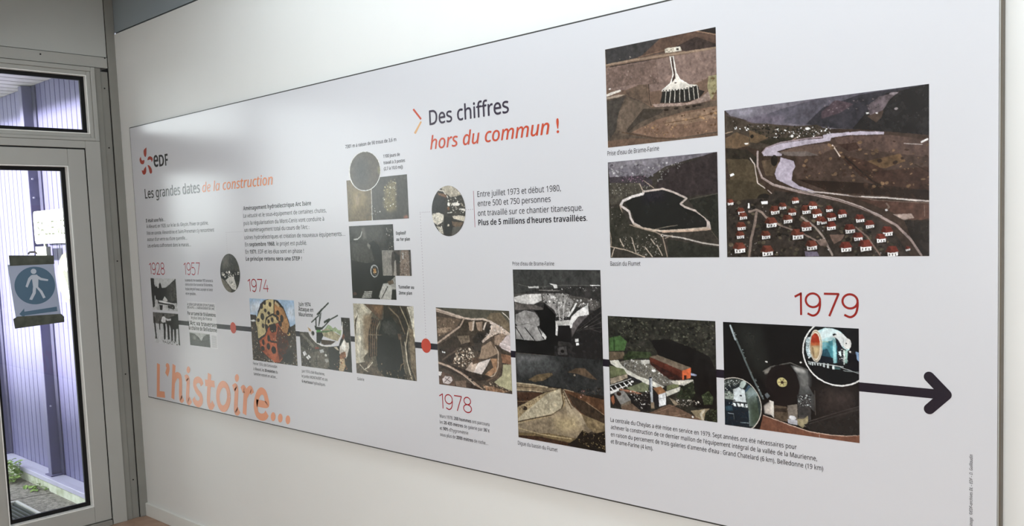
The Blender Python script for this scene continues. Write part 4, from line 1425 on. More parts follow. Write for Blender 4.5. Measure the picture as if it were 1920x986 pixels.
"""g 22 22 23 10
b 36 38 36 10 145 64,6 299,5 375,542 209,433
l 90 100 100 50 61,32 136,246 219,483 311,703
l 170 185 190 47 61,35 79,102 100,165
s 2 170 180 180 120 130 130 30 14 43 58,32 75,31 321,701 300,704
p 70 72 72 15 520,363 647,399 646,534 693,626 692,773 576,642 597,490
b 180 178 174 10 32 539,373 628,395 632,437 559,421
b 110 110 108 10 72 568,444 657,422 655,557 587,566
l 86 84 80 29 314,447 377,396 520,344 647,399
b 130 126 118 10 21 320,440 377,396 356,455 325,471
e 214 212 206 10 33 21 339,353
e 214 212 206 10 29 21 596,333
e 40 34 34 6 477 538 457,557
e 28 24 25 6 455 517 457,557
e 36 31 32 2 373 418 457,544
e 28 24 25 4 358 401 457,544
e 36 31 32 2 291 326 457,544
e 28 24 25 4 276 309 457,544
e 36 31 32 2 209 234 457,544
e 28 24 25 4 194 217 457,544
e 196 184 120 10 141 120 456,531
l 96 80 56 18 456,531 487,527
l 96 80 56 18 456,531 471,559
l 96 80 56 18 456,531 441,563
l 96 80 56 18 456,531 426,534
l 96 80 56 18 456,531 441,502
l 96 80 56 18 456,531 472,498
e 60 44 34 10 44 38 456,532
p 84 70 56 25 383,750 495,753 499,890 412,892 372,847
p 220 214 204 10 358,709 390,717 390,870 363,836
p 50 42 36 20 398,779 490,766 490,804 398,811
p 120 110 100 20 495,740 565,718 569,892 499,878
p 60 58 58 20 566,631 664,618 667,851 574,866
s 3 190 196 196 110 116 116 40 42 44 80 18 65 568,633 664,620 663,728 580,753
p 92 84 76 20 574,841 643,830 642,917 573,916
e 216 216 220 10 97 56 531,848
p 170 170 178 10 494,866 566,867 565,911 499,903
p 150 138 104 20 566,855 613,847 643,812 643,867 603,930 568,904
b 190 180 170 10 21 315,766 363,721 372,847 320,842
p 96 104 110 15 322,663 343,641 363,670 342,698
p 118 74 56 12 281,1003 309,857 382,877 513,919 642,954 805,963 898,953 1000,929 1000,1001 651,1008
l 214 186 166 18 311,859 392,882 513,919 652,955 805,961 898,953 1000,929
l 196 180 170 10 724,971 724,996
p 40 38 37 12 613,897 1002,679 1000,929 898,952 652,940
l 74 70 68 21 643,867 825,766 1000,674
l 60 58 56 18 652,884 844,781 1000,703
l 90 84 78 18 694,577 697,797
b 56 48 46 10 181 713,526 992,515 991,705 711,820
e 236 236 234 0 915 845 853,221
e 22 25 28 5 882 813 853,221
p 150 170 176 30 633,131 647,103 671,94 672,278 651,280 635,227
s 2 220 226 230 40 44 48 50 16 48 633,104 669,94 670,278 645,308
p 176 214 218 8 717,40 771,10 823,13 870,30 900,64 925,109 945,147 935,194 920,195 894,178 854,108 843,108 833,116 822,197 815,319 731,327 743,217 743,116
p 60 132 146 18 746,143 812,121 822,110 851,114 852,315 731,320 739,258
p 34 74 90 20 743,211 785,194 811,265 805,320 731,320
p 24 32 42 20 739,258 821,271 852,315 731,327
p 140 196 200 15 822,97 843,108 847,315 826,318
b 110 170 180 10 28 749,136 780,120 785,173 753,196
p 206 226 228 6 771,13 823,16 870,33 854,88 786,93 743,116 733,63
l 170 180 120 10 749,136 791,129 791,141
e 226 226 222 5 108 138 920,139
e 40 40 40 10 16 19 915,136
p 214 220 220 6 854,31 895,58 925,95 894,151 879,179 854,108 846,55
l 120 130 134 8 895,98 894,164 925,188
e 30 30 34 10 45 35 836,67
p 214 216 214 5 823,83 843,68 854,88 846,101
p 28 30 42 12 838,89 864,113 894,191 873,206 853,174
e 206 200 190 10 33 23 886,197
e 206 196 176 3 167 408 706,174
e 120 108 90 3 146 376 705,175
e 226 214 190 3 137 361 705,175
e 176 146 104 3 121 329 701,175
p 168 48 26 10 671,162 671,128 677,94 690,67 704,62 717,72 729,97 732,137 731,159
b 206 96 50 10 20 671,149 731,144 731,171 671,176
b 206 180 130 10 32 684,182 722,179 715,274 689,263
p 150 118 80 10 676,189 687,188 695,276 688,284
l 150 140 120 14 741,116 744,177 740,231 726,287
p 36 38 44 15 850,201 899,190 898,330 852,322
p 206 224 224 20 860,214 879,205 881,252 868,246
p 200 212 206 10 894,197 904,197 903,323 895,324
p 150 190 180 20 904,197 925,195 919,308 906,309
s 2 220 228 226 60 80 84 40 14 40 853,201 935,187 934,313 857,314
p 20 22 30 15 925,201 955,192 1000,221 1000,366 944,372 924,308
p 120 150 190 15 975,204 995,208 1000,287 988,275
e 206 200 196 10 29 23 941,208
e 30 30 34 10 54 59 960,212
l 190 196 196 18 650,321 893,344
p 196 206 206 12 653,329 658,328 658,344 653,343
p 196 206 206 12 665,330 670,329 670,348 665,347
p 196 206 206 12 677,326 686,325 686,350 677,350
p 196 206 206 12 693,327 703,326 702,349 693,348
p 196 206 206 12 711,327 721,326 721,348 711,348
p 196 206 206 12 730,327 742,326 742,351 730,351
p 196 206 206 12 753,324 767,323 767,358 753,357
p 196 206 206 12 783,326 795,325 795,365 783,364
p 196 206 206 12 820,336 834,334 834,374 819,373
l 170 176 176 14 872,346 999,392
l 150 160 160 12 893,378 999,379
p 60 90 92 20 831,344 872,353 877,369 836,370
e 214 206 194 0 775 756 91,794
e 34 42 46 5 757 739 91,794
c 757 739 91,794
p 96 112 104 12 172,655 216,604 320,636 315,978 205,981 200,846 183,758
b 130 150 150 10 42 178,646 235,609 295,661 196,712
b 62 76 62 10 63 208,755 294,728 304,935 217,964
l 150 170 176 14 196,712 246,652
p 50 62 60 12 258,688 320,665 316,948 291,967
p 206 216 220 10 77,644 122,616 166,640 177,759 95,756 76,728
p 180 196 190 8 122,616 142,561 174,542 179,579 154,627
l 40 48 50 12 122,612 141,632 166,618
p 56 80 100 12 166,648 198,591 216,597 178,661
p 60 66 62 25 -1,547 155,536 129,585 -3,616
s 3 220 226 224 50 56 54 140 150 146 70 14 42 0,562 130,554 116,609 0,639
p 140 150 140 25 3,676 45,663 83,697 69,744 5,745
s 3 210 214 206 40 46 44 90 110 100 50 16 54 4,638 90,635 76,743 5,745
e 40 44 52 10 38 24 134,697
l 196 206 206 12 72,759 177,753
l 30 36 40 16 63,768 177,759
p 26 38 48 12 3,768 107,769 194,832 205,981 2,995
p 40 66 80 20 10,813 62,806 68,851 10,860
p 206 216 218 20 69,774 89,773 97,805 78,804
p 206 216 218 20 102,774 122,773 128,805 110,804
p 206 216 218 20 135,774 155,773 158,805 141,804
p 206 216 218 20 168,774 188,773 188,805 173,804
s 1 226 234 236 14 16 42 24,781 189,788 189,803 37,794
l 190 200 206 12 29,881 74,881
l 110 120 122 10 74,888 76,934
l 150 170 176 14 130,955 193,953
l 140 160 160 12 197,832 202,982
u"""),
('printed_photo', 'oval brown and white print of rocks and a worker in a tunnel mouth', 2.5765, 2.7516, 1.5302, 1.7073, 116, 118, 'ellipse',
"""g 54 50 44 12
p 170 160 140 20 296,21 524,-3 743,47 897,203 787,215 618,263 512,183 403,121
l 200 192 176 48 236,74 376,101 508,239
p 116 84 60 20 204,120 484,181 452,236 229,168
p 50 48 46 6 37,234 425,216 404,534 31,529
p 60 56 48 20 508,239 842,218 999,318 981,611 652,599 462,517
s 3 220 214 200 60 54 46 160 150 130 60 28 96 478,274 895,239 981,390 956,573 489,537
p 224 218 206 10 612,355 752,339 859,376 802,410 651,398
e 230 226 216 10 58 66 517,366
e 120 80 50 10 58 59 508,453
p 228 222 210 5 867,468 989,473 986,519 879,500
p 206 198 180 20 16,538 205,522 359,570 336,701 160,771 20,691
p 190 182 164 20 130,789 300,813 334,946 236,925
p 196 186 166 20 610,607 818,596 980,620 960,720 839,698 649,655
p 40 38 34 12 371,608 594,634 575,933 349,946
p 110 90 70 15 589,709 919,738 801,864 613,784
p 90 86 78 10 610,821 859,810 739,974 571,989
s 2 230 224 210 70 62 54 30 24 64 30,557 344,588 321,927 155,847
l 220 214 200 24 475,536 601,532
e 190 180 160 10 49 39 487,780"""),
]
TEXTS = [
('heading_lettering','dark bold heading words Les grandes dates',(28, 26, 30),[('Les grandes dates',0.2981,0.892,1.7793,0.049,0.012,0)]),
('heading_lettering','orange italic heading words de la construction',(226, 132, 74),[('de la construction',0.9181,1.5435,1.7789,0.0444,0.012,0.18)]),
('heading_lettering','dark heading words Des chiffres',(56, 48, 64),[('Des chiffres',2.586,2.9755,1.9261,0.0501,0.013,0)]),
('heading_lettering','red italic heading words hors du commun',(196, 78, 52),[('hors du commun !',2.5841,3.1869,1.8404,0.0458,0.012,0.2)]),
('body_lettering',None,(44, 40, 46),[('Il était une fois…',0.2879,0.5105,1.6529,0.018,0.02,0),
  ("À Allevard, en 1928, sur le lac du Gleyzin, l'hiver on patine,",0.2905,0.9541,1.622,0.0175,0,0),
  ("l'été on canote. Alexandrine et Saint-Preneman s'y rencontrent",0.2871,1.0057,1.5872,0.0175,0,0),
  ("autour d'un verre ou d'une querelle…",0.2888,0.7324,1.5541,0.0175,0,0),
  ("Les enfants s'affrontent dans le marais…",0.288,0.7671,1.5205,0.0176,0,0)]),
('body_lettering',None,(44, 40, 46),[('La presse du 1er novembre 1957 annonce la',0.6806,0.9624,1.3443,0.013,0,0),
  ("construction d'un tunnel de 18 kilomètres,",0.6804,0.9596,1.323,0.013,0,0),
  ('le plus long de France. Le projet est lancé',0.6796,0.9546,1.3006,0.013,0,0),
  ('est en gestation…',0.6792,0.7932,1.2769,0.013,0,0)]),
('newspaper_lettering','black newspaper headline letters',(28, 26, 30),[("À SERA SUR MOINS D'UN TUNNEL",0.6875,0.9668,1.223,0.0125,0,0),
  ("DES ALPES — L'AMÉNAGEMENT DE L'ARC",0.6869,0.964,1.2078,0.0114,0,0),
  ('Par un tunnel de 18 kilomètres',0.6853,0.9689,1.1747,0.018,0.028,0),
  ('le plus long de France',0.7202,0.9305,1.1555,0.0147,0.005,0),
  ("L'Arc va traverser",0.6822,0.9719,1.1245,0.0219,0.03,0),
  ('la chaîne de Belledonne',0.6868,0.9717,1.1,0.0202,0.03,0)]),
('body_lettering',None,(44, 40, 46),[('Aménagement hydroélectrique Arc Isère',1.2846,1.8252,1.6766,0.0178,0.018,0),
  ('La vétusté et le sous-équipement de certaines chutes,',1.2824,1.9299,1.643,0.0174,-0.004,0),
  ('puis la régularisation du Mont-Cenis vont conduire à',1.2812,1.9114,1.6095,0.0174,-0.004,0),
  ("un réaménagement total du cours de l'Arc :",1.2842,1.802,1.5785,0.0175,-0.004,0),
  ('usines hydroélectriques et création de nouveaux équipements…',1.2803,2.0502,1.5447,0.0175,-0.004,0),
  (['En ', '*septembre 1968', ', le projet est publié.'],1.2829,1.7775,1.5126,0.0175,-0.004,0),
  (['En ', '*1971', ', EDF et les élus sont en phase !'],1.2822,1.7524,1.479,0.0176,-0.004,0),
  ('Le principe retenu sera une STEP !',1.2813,1.7345,1.4469,0.0176,0.018,0)]),
('caption_lettering',None,(28, 26, 30),[('Juin 1974',1.6896,1.78,1.2516,0.0171,0.018,0),
  ('Attaque en',1.6877,1.798,1.23,0.0171,0.018,0),
  ('Maurienne',1.688,1.793,1.2077,0.0171,0.018,0)]),
('caption_lettering',None,(44, 40, 46),[('Février 1974, côté Grésivaudan',1.2882,1.4914,0.9663,0.0133,0,0),
  (['à Allevard, les ', '*38 molettes', ' du'],1.2876,1.4927,0.9416,0.0133,0,0),
  ('tunnelier entrent en action…',1.2878,1.4862,0.9183,0.0133,0,0)]),
('caption_lettering',None,(44, 40, 46),[('Juin 1974, côté Maurienne,',1.6846,1.8553,0.9642,0.0124,0,0),
  ('le Jumbo MONTAVERT et ses',1.6832,1.8747,0.9421,0.0125,0,0),
  (['*6 marteaux', ' hydrauliques.'],1.6829,1.8565,0.9191,0.0125,0,0)]),
('caption_lettering',None,(44, 40, 46),[('7301 m à raison de 90 trous de 3,6 m',2.0821,2.3965,1.8875,0.0128,0.012,0)]),
('caption_lettering',None,(44, 40, 46),[('1100 jours de',2.316,2.4134,1.8322,0.0115,0.012,0),
  ('travail à 3 postes',2.3157,2.4413,1.8078,0.0115,0.012,0),
  ('(2,7 à 10,0 m/j)',2.3156,2.4268,1.7856,0.0115,0.012,0)]),
('caption_lettering',None,(28, 26, 30),[('Explosif',2.3691,2.4272,1.5418,0.012,0.014,0),
  ('au 1er plan',2.3698,2.4478,1.5187,0.012,0.014,0)]),
('caption_lettering',None,(28, 26, 30),[('Tunnelier au',2.3683,2.4586,1.3396,0.0121,0.014,0),
  ('2ème plan',2.3688,2.4455,1.3175,0.0121,0.014,0)]),
('caption_lettering',None,(44, 40, 46),[('Galerie',2.0807,2.1259,0.9652,0.0118,0,0)]),
('body_lettering',None,(44, 40, 46),[('Entre juillet 1973 et début 1980,',2.8138,3.1865,1.6603,0.0191,-0.002,0),
  ('entre 500 et 750 personnes',2.8132,3.1429,1.6288,0.0191,-0.002,0),
  ('ont travaillé sur ce chantier titanesque.',2.8121,3.2723,1.5961,0.0192,-0.002,0),
  ("Plus de 5 millions d'heures travaillées.",2.8126,3.2883,1.5639,0.0192,0.016,0)]),
('caption_lettering',None,(44, 40, 46),[("Prise d'eau de Brame-Farine",2.9661,3.1482,1.4273,0.0124,-0.002,0)]),
('caption_lettering',None,(44, 40, 46),[("Prise d'eau de Brame-Farine",3.3729,3.5564,1.7539,0.0135,-0.002,0)]),
('caption_lettering',None,(44, 40, 46),[('Bassin du Flumet',3.3716,3.4815,1.4271,0.0131,-0.002,0)]),
('caption_lettering',None,(44, 40, 46),[('Digue du bassin du Flumet',2.9594,3.1356,0.8238,0.0132,-0.002,0)]),
('body_lettering',None,(44, 40, 46),[(['Mars 1978, ', '*200 hommes', ' ont parcouru'],2.5698,2.8269,0.8705,0.012,-0.002,0),
  (['les ', '*20 435 mètres', ' de galerie par ', '*36°c'],2.5683,2.8256,0.8482,0.012,-0.002,0),
  (['et ', '*90%', " d'hygrométrie"],2.5677,2.7175,0.8254,0.012,-0.002,0),
  (['sous plus de ', '*2000 mètres', ' de roche…'],2.5678,2.8165,0.802,0.012,-0.002,0)]),
('body_lettering',None,(28, 26, 30),[('La centrale du Cheylas a été mise en service en 1979. Sept années ont été nécessaires pour',3.3546,3.9599,0.9501,0.0126,0.002,0),
  ("achever la construction de ce dernier maillon de l'équipement intégral de la vallée de la Maurienne,",3.3552,4.0148,0.9279,0.0126,0.002,0),
  ("en raison du percement de trois galeries d'amenée d'eau : Grand Chatelard (6 km), Belledonne (19 km)",3.3544,4.0309,0.905,0.0127,0.002,0),
  ('et Brame-Farine (4 km).',3.3536,3.5085,0.8828,0.0127,0.002,0)]),
]
YEARS = [('1928',0.2862,0.465,1.3754,1.4393,0.0048,(160, 30, 44)),
('1957',0.6745,0.8435,1.3759,1.4395,0.0046,(160, 30, 44)),
('1974',1.2821,1.4605,1.304,1.3647,0.0049,(160, 30, 40)),
('1978',2.5698,2.7418,0.9037,0.962,0.0042,(160, 28, 40)),
('1979',3.957,4.1269,1.299,1.3606,0.0055,(146, 36, 30)),]
TITLE_STROKES = [[(0.3174, 0.8964), (0.2894, 0.7297), (0.3674, 0.7333)], [(0.4969, 0.9052), (0.4571, 0.7207)], [(0.4785, 0.8139), (0.512, 0.8477), (0.5427, 0.8515), (0.558, 0.8333), (0.5457, 0.7401), (0.5548, 0.7259), (0.5725, 0.7367)], [(0.6117, 0.8421), (0.6335, 0.848), (0.6411, 0.8306), (0.6215, 0.7377), (0.6343, 0.722), (0.6565, 0.7381)], [(0.7867, 0.824), (0.7749, 0.8426), (0.7459, 0.8479), (0.7175, 0.8363), (0.7108, 0.8109), (0.735, 0.7853), (0.7647, 0.7664), (0.7642, 0.7386), (0.7346, 0.7223), (0.7028, 0.7281), (0.686, 0.7484)], [(0.8701, 0.8889), (0.8557, 0.8206), (0.8421, 0.7527), (0.8488, 0.726), (0.868, 0.7242), (0.89, 0.7441)], [(0.8189, 0.8395), (0.914, 0.8408)], [(1.0924, 0.8373), (1.1167, 0.8471), (1.1215, 0.827), (1.1036, 0.7387), (1.1134, 0.724), (1.1344, 0.7376)], [(1.171, 0.8355), (1.1898, 0.8455), (1.2066, 0.8279), (1.2002, 0.8088), (1.1821, 0.7214)], [(1.2016, 0.8089), (1.2286, 0.8374), (1.2526, 0.8479), (1.2641, 0.8281)], [(1.2957, 0.7886), (1.383, 0.7907), (1.3845, 0.8167), (1.3715, 0.8424), (1.3443, 0.8487), (1.3169, 0.8315), (1.2946, 0.7965), (1.2874, 0.7628), (1.2991, 0.7349), (1.3305, 0.7258), (1.3647, 0.7334), (1.3824, 0.7499)], [(0.4261, 0.9005), (0.4271, 0.8778), (0.4035, 0.8438)], [(1.0454, 0.793), (1.0424, 0.7793), (1.0369, 0.7661), (1.0293, 0.7538), (1.0197, 0.7433), (1.0088, 0.7349), (0.9971, 0.7291), (0.9851, 0.7262), (0.9734, 0.7265), (0.9627, 0.7298), (0.9534, 0.736), (0.9462, 0.7449), (0.9412, 0.7559), (0.9389, 0.7686), (0.9393, 0.7822), (0.9424, 0.7961), (0.948, 0.8095), (0.9559, 0.8218), (0.9656, 0.8324), (0.9767, 0.8406), (0.9885, 0.8462), (1.0005, 0.8488), (1.012, 0.8483), (1.0225, 0.8449), (1.0316, 0.8386), (1.0387, 0.8297), (1.0435, 0.8188), (1.0457, 0.8064), (1.0454, 0.793)]]
TITLE_DOTS = [[(0.6703, 0.8921), (0.6693, 0.8881), (0.6674, 0.8842), (0.6648, 0.8807), (0.6615, 0.8776), (0.6577, 0.8752), (0.6536, 0.8735), (0.6494, 0.8727), (0.6454, 0.8728), (0.6416, 0.8738), (0.6384, 0.8757), (0.6359, 0.8783), (0.6341, 0.8815), (0.6333, 0.8852), (0.6334, 0.8891), (0.6344, 0.8931), (0.6363, 0.897), (0.639, 0.9006), (0.6423, 0.9037), (0.6461, 0.9061), (0.6502, 0.9077), (0.6544, 0.9085), (0.6584, 0.9084), (0.6621, 0.9073), (0.6653, 0.9055), (0.6678, 0.9029), (0.6696, 0.8997), (0.6704, 0.896)], [(1.1515, 0.8921), (1.1505, 0.8879), (1.1486, 0.8838), (1.146, 0.88), (1.1427, 0.8768), (1.1388, 0.8742), (1.1347, 0.8725), (1.1305, 0.8716), (1.1263, 0.8717), (1.1225, 0.8727), (1.1192, 0.8747), (1.1166, 0.8774), (1.1147, 0.8808), (1.1138, 0.8847), (1.1139, 0.8888), (1.1149, 0.8931), (1.1167, 0.8972), (1.1194, 0.901), (1.1228, 0.9042), (1.1266, 0.9068), (1.1308, 0.9085), (1.135, 0.9093), (1.1391, 0.9092), (1.1429, 0.9082), (1.1462, 0.9062), (1.1488, 0.9035), (1.1506, 0.9001), (1.1515, 0.8963)], [(1.4526, 0.742), (1.4516, 0.7373), (1.4497, 0.7328), (1.447, 0.7286), (1.4435, 0.725), (1.4395, 0.7221), (1.4352, 0.72), (1.4307, 0.719), (1.4264, 0.719), (1.4224, 0.72), (1.4189, 0.722), (1.4161, 0.7249), (1.4142, 0.7286), (1.4132, 0.7328), (1.4132, 0.7373), (1.4142, 0.742), (1.4161, 0.7465), (1.4189, 0.7507), (1.4224, 0.7544), (1.4264, 0.7573), (1.4308, 0.7593), (1.4352, 0.7603), (1.4395, 0.7603), (1.4435, 0.7592), (1.447, 0.7572), (1.4497, 0.7543), (1.4516, 0.7507), (1.4526, 0.7465)], [(1.5114, 0.7425), (1.5104, 0.7379), (1.5086, 0.7334), (1.5059, 0.7293), (1.5025, 0.7257), (1.4986, 0.7228), (1.4943, 0.7208), (1.49, 0.7198), (1.4857, 0.7198), (1.4818, 0.7208), (1.4783, 0.7228), (1.4756, 0.7256), (1.4737, 0.7293), (1.4727, 0.7334), (1.4727, 0.7379), (1.4737, 0.7425), (1.4756, 0.747), (1.4784, 0.7512), (1.4818, 0.7548), (1.4857, 0.7577), (1.49, 0.7596), (1.4943, 0.7607), (1.4985, 0.7606), (1.5025, 0.7596), (1.5058, 0.7576), (1.5086, 0.7547), (1.5104, 0.7511), (1.5114, 0.747)], [(1.5726, 0.7421), (1.5717, 0.7375), (1.5699, 0.7331), (1.5672, 0.729), (1.5639, 0.7254), (1.5601, 0.7226), (1.5559, 0.7206), (1.5517, 0.7196), (1.5475, 0.7196), (1.5436, 0.7206), (1.5403, 0.7226), (1.5376, 0.7254), (1.5358, 0.729), (1.5348, 0.7331), (1.5348, 0.7376), (1.5357, 0.7421), (1.5376, 0.7466), (1.5403, 0.7507), (1.5436, 0.7542), (1.5475, 0.7571), (1.5516, 0.759), (1.5559, 0.76), (1.56, 0.76), (1.5639, 0.759), (1.5672, 0.757), (1.5698, 0.7542), (1.5717, 0.7506), (1.5726, 0.7465)], [(0.4387, 0.8965), (0.4379, 0.8937), (0.4362, 0.8909), (0.4337, 0.8884), (0.4306, 0.8862), (0.4269, 0.8844), (0.423, 0.8832), (0.419, 0.8825), (0.415, 0.8825), (0.4113, 0.8832), (0.4081, 0.8844), (0.4056, 0.8862), (0.4038, 0.8884), (0.4029, 0.891), (0.4028, 0.8937), (0.4037, 0.8966), (0.4054, 0.8993), (0.4079, 0.9019), (0.4111, 0.9041), (0.4147, 0.9059), (0.4186, 0.9071), (0.4227, 0.9077), (0.4266, 0.9077), (0.4303, 0.9071), (0.4334, 0.9058), (0.436, 0.9041), (0.4378, 0.9018), (0.4387, 0.8993)]]
TITLE_W = 0.0333
PETALS = [[(0.3537, 2.0428), (0.3216, 2.0327), (0.3154, 2.018), (0.3206, 2.0023), (0.3346, 1.9938), (0.3466, 2.007), (0.3507, 2.0235)], [(0.3551, 1.9793), (0.3644, 1.9904), (0.3876, 1.9936), (0.4124, 1.9849), (0.4144, 1.973), (0.4016, 1.963), (0.3971, 1.9727), (0.3813, 1.9773), (0.3583, 1.975)], [(0.2802, 2.0005), (0.2645, 1.9898), (0.2647, 1.9762), (0.2759, 1.9634), (0.3022, 1.959), (0.3176, 1.9687), (0.3172, 1.9806), (0.2977, 1.9787), (0.2847, 1.9848)], [(0.3293, 1.9458), (0.3057, 1.9322), (0.2969, 1.9254), (0.282, 1.9288), (0.2837, 1.915), (0.3012, 1.9036), (0.3235, 1.9089), (0.3327, 1.9235), (0.3323, 1.9405)], [(0.352, 1.9492), (0.3628, 1.9315), (0.3695, 1.9108), (0.3834, 1.9038), (0.3973, 1.9106), (0.3959, 1.9258), (0.3831, 1.9402), (0.3635, 1.95)]]
CHEVRON = [[(2.4971, 1.9899), (2.5043, 1.9938), (2.5441, 1.9539), (2.5379, 1.9489)], [(2.5376, 1.9452), (2.5442, 1.9413), (2.5076, 1.902), (2.4986, 1.907)]]

# ---------------------------------------------------------------- exhibition panel
Y_FACE = -0.022
PANEL_RGB = (211, 211, 215)
PRINT_GAIN = 1.06
GLOSS = dict(rough=0.22, spec=0.55)
M_PANEL = mat('satin_white_print', PANEL_RGB, var=0.006, vscale=2, **GLOSS)
M_FRAME = mat('dark_alu_frame', (70, 70, 68), 0.4, 0.5, metal=0.4, var=0.05)
M_SIDE = mat('panel_side', (150, 142, 128), 0.5, 0.4, var=0.05)
PX0, PX1, PZ0, PZ1 = 0.1655, 4.4435, 0.7000, 2.1640
panel = empty('exhibition_panel', (2.3, -0.011, 1.43))
tag(panel, 'long white exhibition panel with timeline, photographs and French text on the white wall', 'panel')
boxes('backing_board', [(PX0 + 0.004, PX1 - 0.004, -0.0195, -0.0005, PZ0 + 0.004, PZ1 - 0.004)], M_SIDE, panel)
boxes('frame', [(PX0, PX0 + 0.0035, Y_FACE, -0.002, PZ0, PZ1), (PX0 + 0.0035, PX1 - 0.0035, Y_FACE, -0.002, PZ0, PZ0 + 0.004), (PX0 + 0.0035, PX1 - 0.0035, Y_FACE, -0.002, PZ1 - 0.0042, PZ1)], M_FRAME, panel)
boxes('end_profile', [(PX1 - 0.0035, PX1, Y_FACE + 0.0005, -0.002, PZ0, PZ1)], mat('bronze_profile', (104, 96, 84), 0.45, 0.4, metal=0.2, var=0.05), panel)
boxes('panel_face', [(PX0 + 0.0038, PX1 - 0.007, Y_FACE, -0.0195, PZ0 + 0.0042, PZ1 - 0.0045)], M_PANEL, panel)
boxes('edge_strip', [(PX1 - 0.0058, PX1 - 0.0036, Y_FACE, -0.0195, PZ0 + 0.004, PZ1 - 0.004)], M_PVC, panel)

def ink(name, rgb):
    return mat(name, rgb, var=0.01, vscale=4, **GLOSS)

def flat(bm, pts, y):
    bm.faces.new([bm.verts.new((p[0], y, p[1])) for p in pts])

def stroke(bm, pts, w, y, closed=False, caps=False):
    """ribbon of constant width along a polyline (joins rounded by small discs)"""
    n = len(pts)
    P = [Vector(p) for p in pts]
    L, Rr = [], []
    for i in range(n):
        a = P[i - 1] if i else (P[-2] if closed else P[0])
        b = P[i + 1] if i < n - 1 else (P[1] if closed else P[-1])
        d1 = (P[i] - a).normalized() if (P[i] - a).length else None
        d2 = (b - P[i]).normalized() if (b - P[i]).length else None
        d1, d2 = d1 or d2, d2 or d1
        n1, n2 = Vector((-d1.y, d1.x)), Vector((-d2.y, d2.x))
        m = (n1 + n2)
        m = m.normalized() if m.length > 1e-6 else n1
        k = min(1.6, 1.0 / max(0.3, m.dot(n1)))
        L.append(P[i] + m * w * 0.5 * k)
        Rr.append(P[i] - m * w * 0.5 * k)
    vl = [bm.verts.new((p.x, y, p.y)) for p in L]
    vr = [bm.verts.new((p.x, y, p.y)) for p in Rr]
    for i in range(n - 1):
        bm.faces.new((vl[i], vl[i + 1], vr[i + 1], vr[i]))
    if caps:
        for p in (P[0], P[-1]):
            flat(bm, ring_pts(p.x, p.y, w * 0.5, w * 0.5, 20), y - 0.00002)

def smooth_line(pts, n=6):
    """Catmull-Rom through the points"""
    P = [Vector(p) for p in pts]
    P = [P[0] * 2 - P[1]] + P + [P[-1] * 2 - P[-2]]
    out = []
    for i in range(1, len(P) - 2):
        a, b, c, d = P[i - 1:i + 3]
        for k in range(n):
            t = k / n
            out.append(0.5 * ((2 * b) + (c - a) * t + (2 * a - 5 * b + 4 * c - d) * t * t + (3 * b - a - 3 * c + d) * t ** 3))
    out.append(P[-2])
    return [tuple(p) for p in out]

# timeline bar, arrow head, dots
M_BAR = ink('bar_purple', (30, 24, 36))
boxes('timeline_bar', [(0.505, 4.314, Y_FACE - 0.0003, Y_FACE, 1.1192, 1.1416)], M_BAR, panel)
bm = bmesh.new()
stroke(bm, [(4.2910, 1.1694), (4.3285, 1.1312)], 0.0245, Y_FACE - 0.0005, caps=True)
stroke(bm, [(4.3285, 1.1312), (4.2910, 1.0935)], 0.0245, Y_FACE - 0.0006, caps=True)
build('arrow_head', bm, M_BAR, panel)
M_DOT = ink('dot_red', (192, 66, 46))
for cx, cz in ((1.128, 1.130), (2.5122, 1.1315)):
    bm = bmesh.new()
    flat(bm, ring_pts(cx, cz, 0.0268, 0.0268), Y_FACE - 0.0009)
    build('timeline_dot', bm, M_DOT, panel)
# fine rules and dotted connectors
M_RULE = ink('rule_red', (158, 84, 96))
bm = bmesh.new()
stroke(bm, [(2.795, 1.682), (2.795, 1.558)], 0.0022, Y_FACE - 0.0003)
build('text_rule', bm, M_RULE, panel)
bm = bmesh.new()
stroke(bm, [(1.2765, 1.695), (1.2765, 1.440)], 0.0016, Y_FACE - 0.0003)
build('text_rule', bm, ink('rule_pale', (190, 180, 190)), panel)
bm = bmesh.new()
for z in np.arange(1.162, 1.620, 0.0105):
    flat(bm, ring_pts(2.5126, z, 0.0022, 0.0022, 8), Y_FACE - 0.0003)
for x in list(np.arange(2.5126, 2.57, 0.0105)) + list(np.arange(2.756, 2.79, 0.0105)):
    flat(bm, ring_pts(x, 1.6196, 0.0022, 0.0022, 8), Y_FACE - 0.0003)
for x in np.arange(1.117, 1.275, 0.0105):
    flat(bm, ring_pts(x, 1.5805, 0.0018, 0.0018, 8), Y_FACE - 0.0003)
for z in np.arange(1.487, 1.58, 0.0105):
    flat(bm, ring_pts(1.117, z, 0.0018, 0.0018, 8), Y_FACE - 0.0003)
build('dotted_line', bm, ink('dots_grey', (176, 170, 178)), panel)

# logo: five petals and three letters
bm = bmesh.new()
for p in PETALS:
    flat(bm, [q for q in smooth_line(p + [p[0]], 3)][:-1], Y_FACE - 0.0004)
lo = build('logo', bm, ink('logo_red', (160, 50, 26)), panel)
lo['label'] = 'five red orange petals of the logo'
CAP = float(text_data(sans('H', 'r'))[0][:, 1].max())
bm = bmesh.new()
text_mesh(bm, 'e', 0.4235, 0.4770, 1.9345, 0.0780, 0.03, 0.0, Y_FACE - 0.0004)
text_mesh(bm, 'D', 0.4850, 0.5400, 1.9330, 0.0590, 0.03, 0.0, Y_FACE - 0.0004)
text_mesh(bm, 'F', 0.5510, 0.5830, 1.9325, 0.0590, 0.03, 0.0, Y_FACE - 0.0004)
build('logo_lettering', bm, ink('logo_dark', (34, 32, 36)), panel)
for p, c in zip(CHEVRON, (('chevron_red', (196, 78, 52)), ('chevron_gold', (214, 166, 116)))):
    bm = bmesh.new()
    flat(bm, p, Y_FACE - 0.0004)
    build('chevron_stroke', bm, ink(*c), panel)

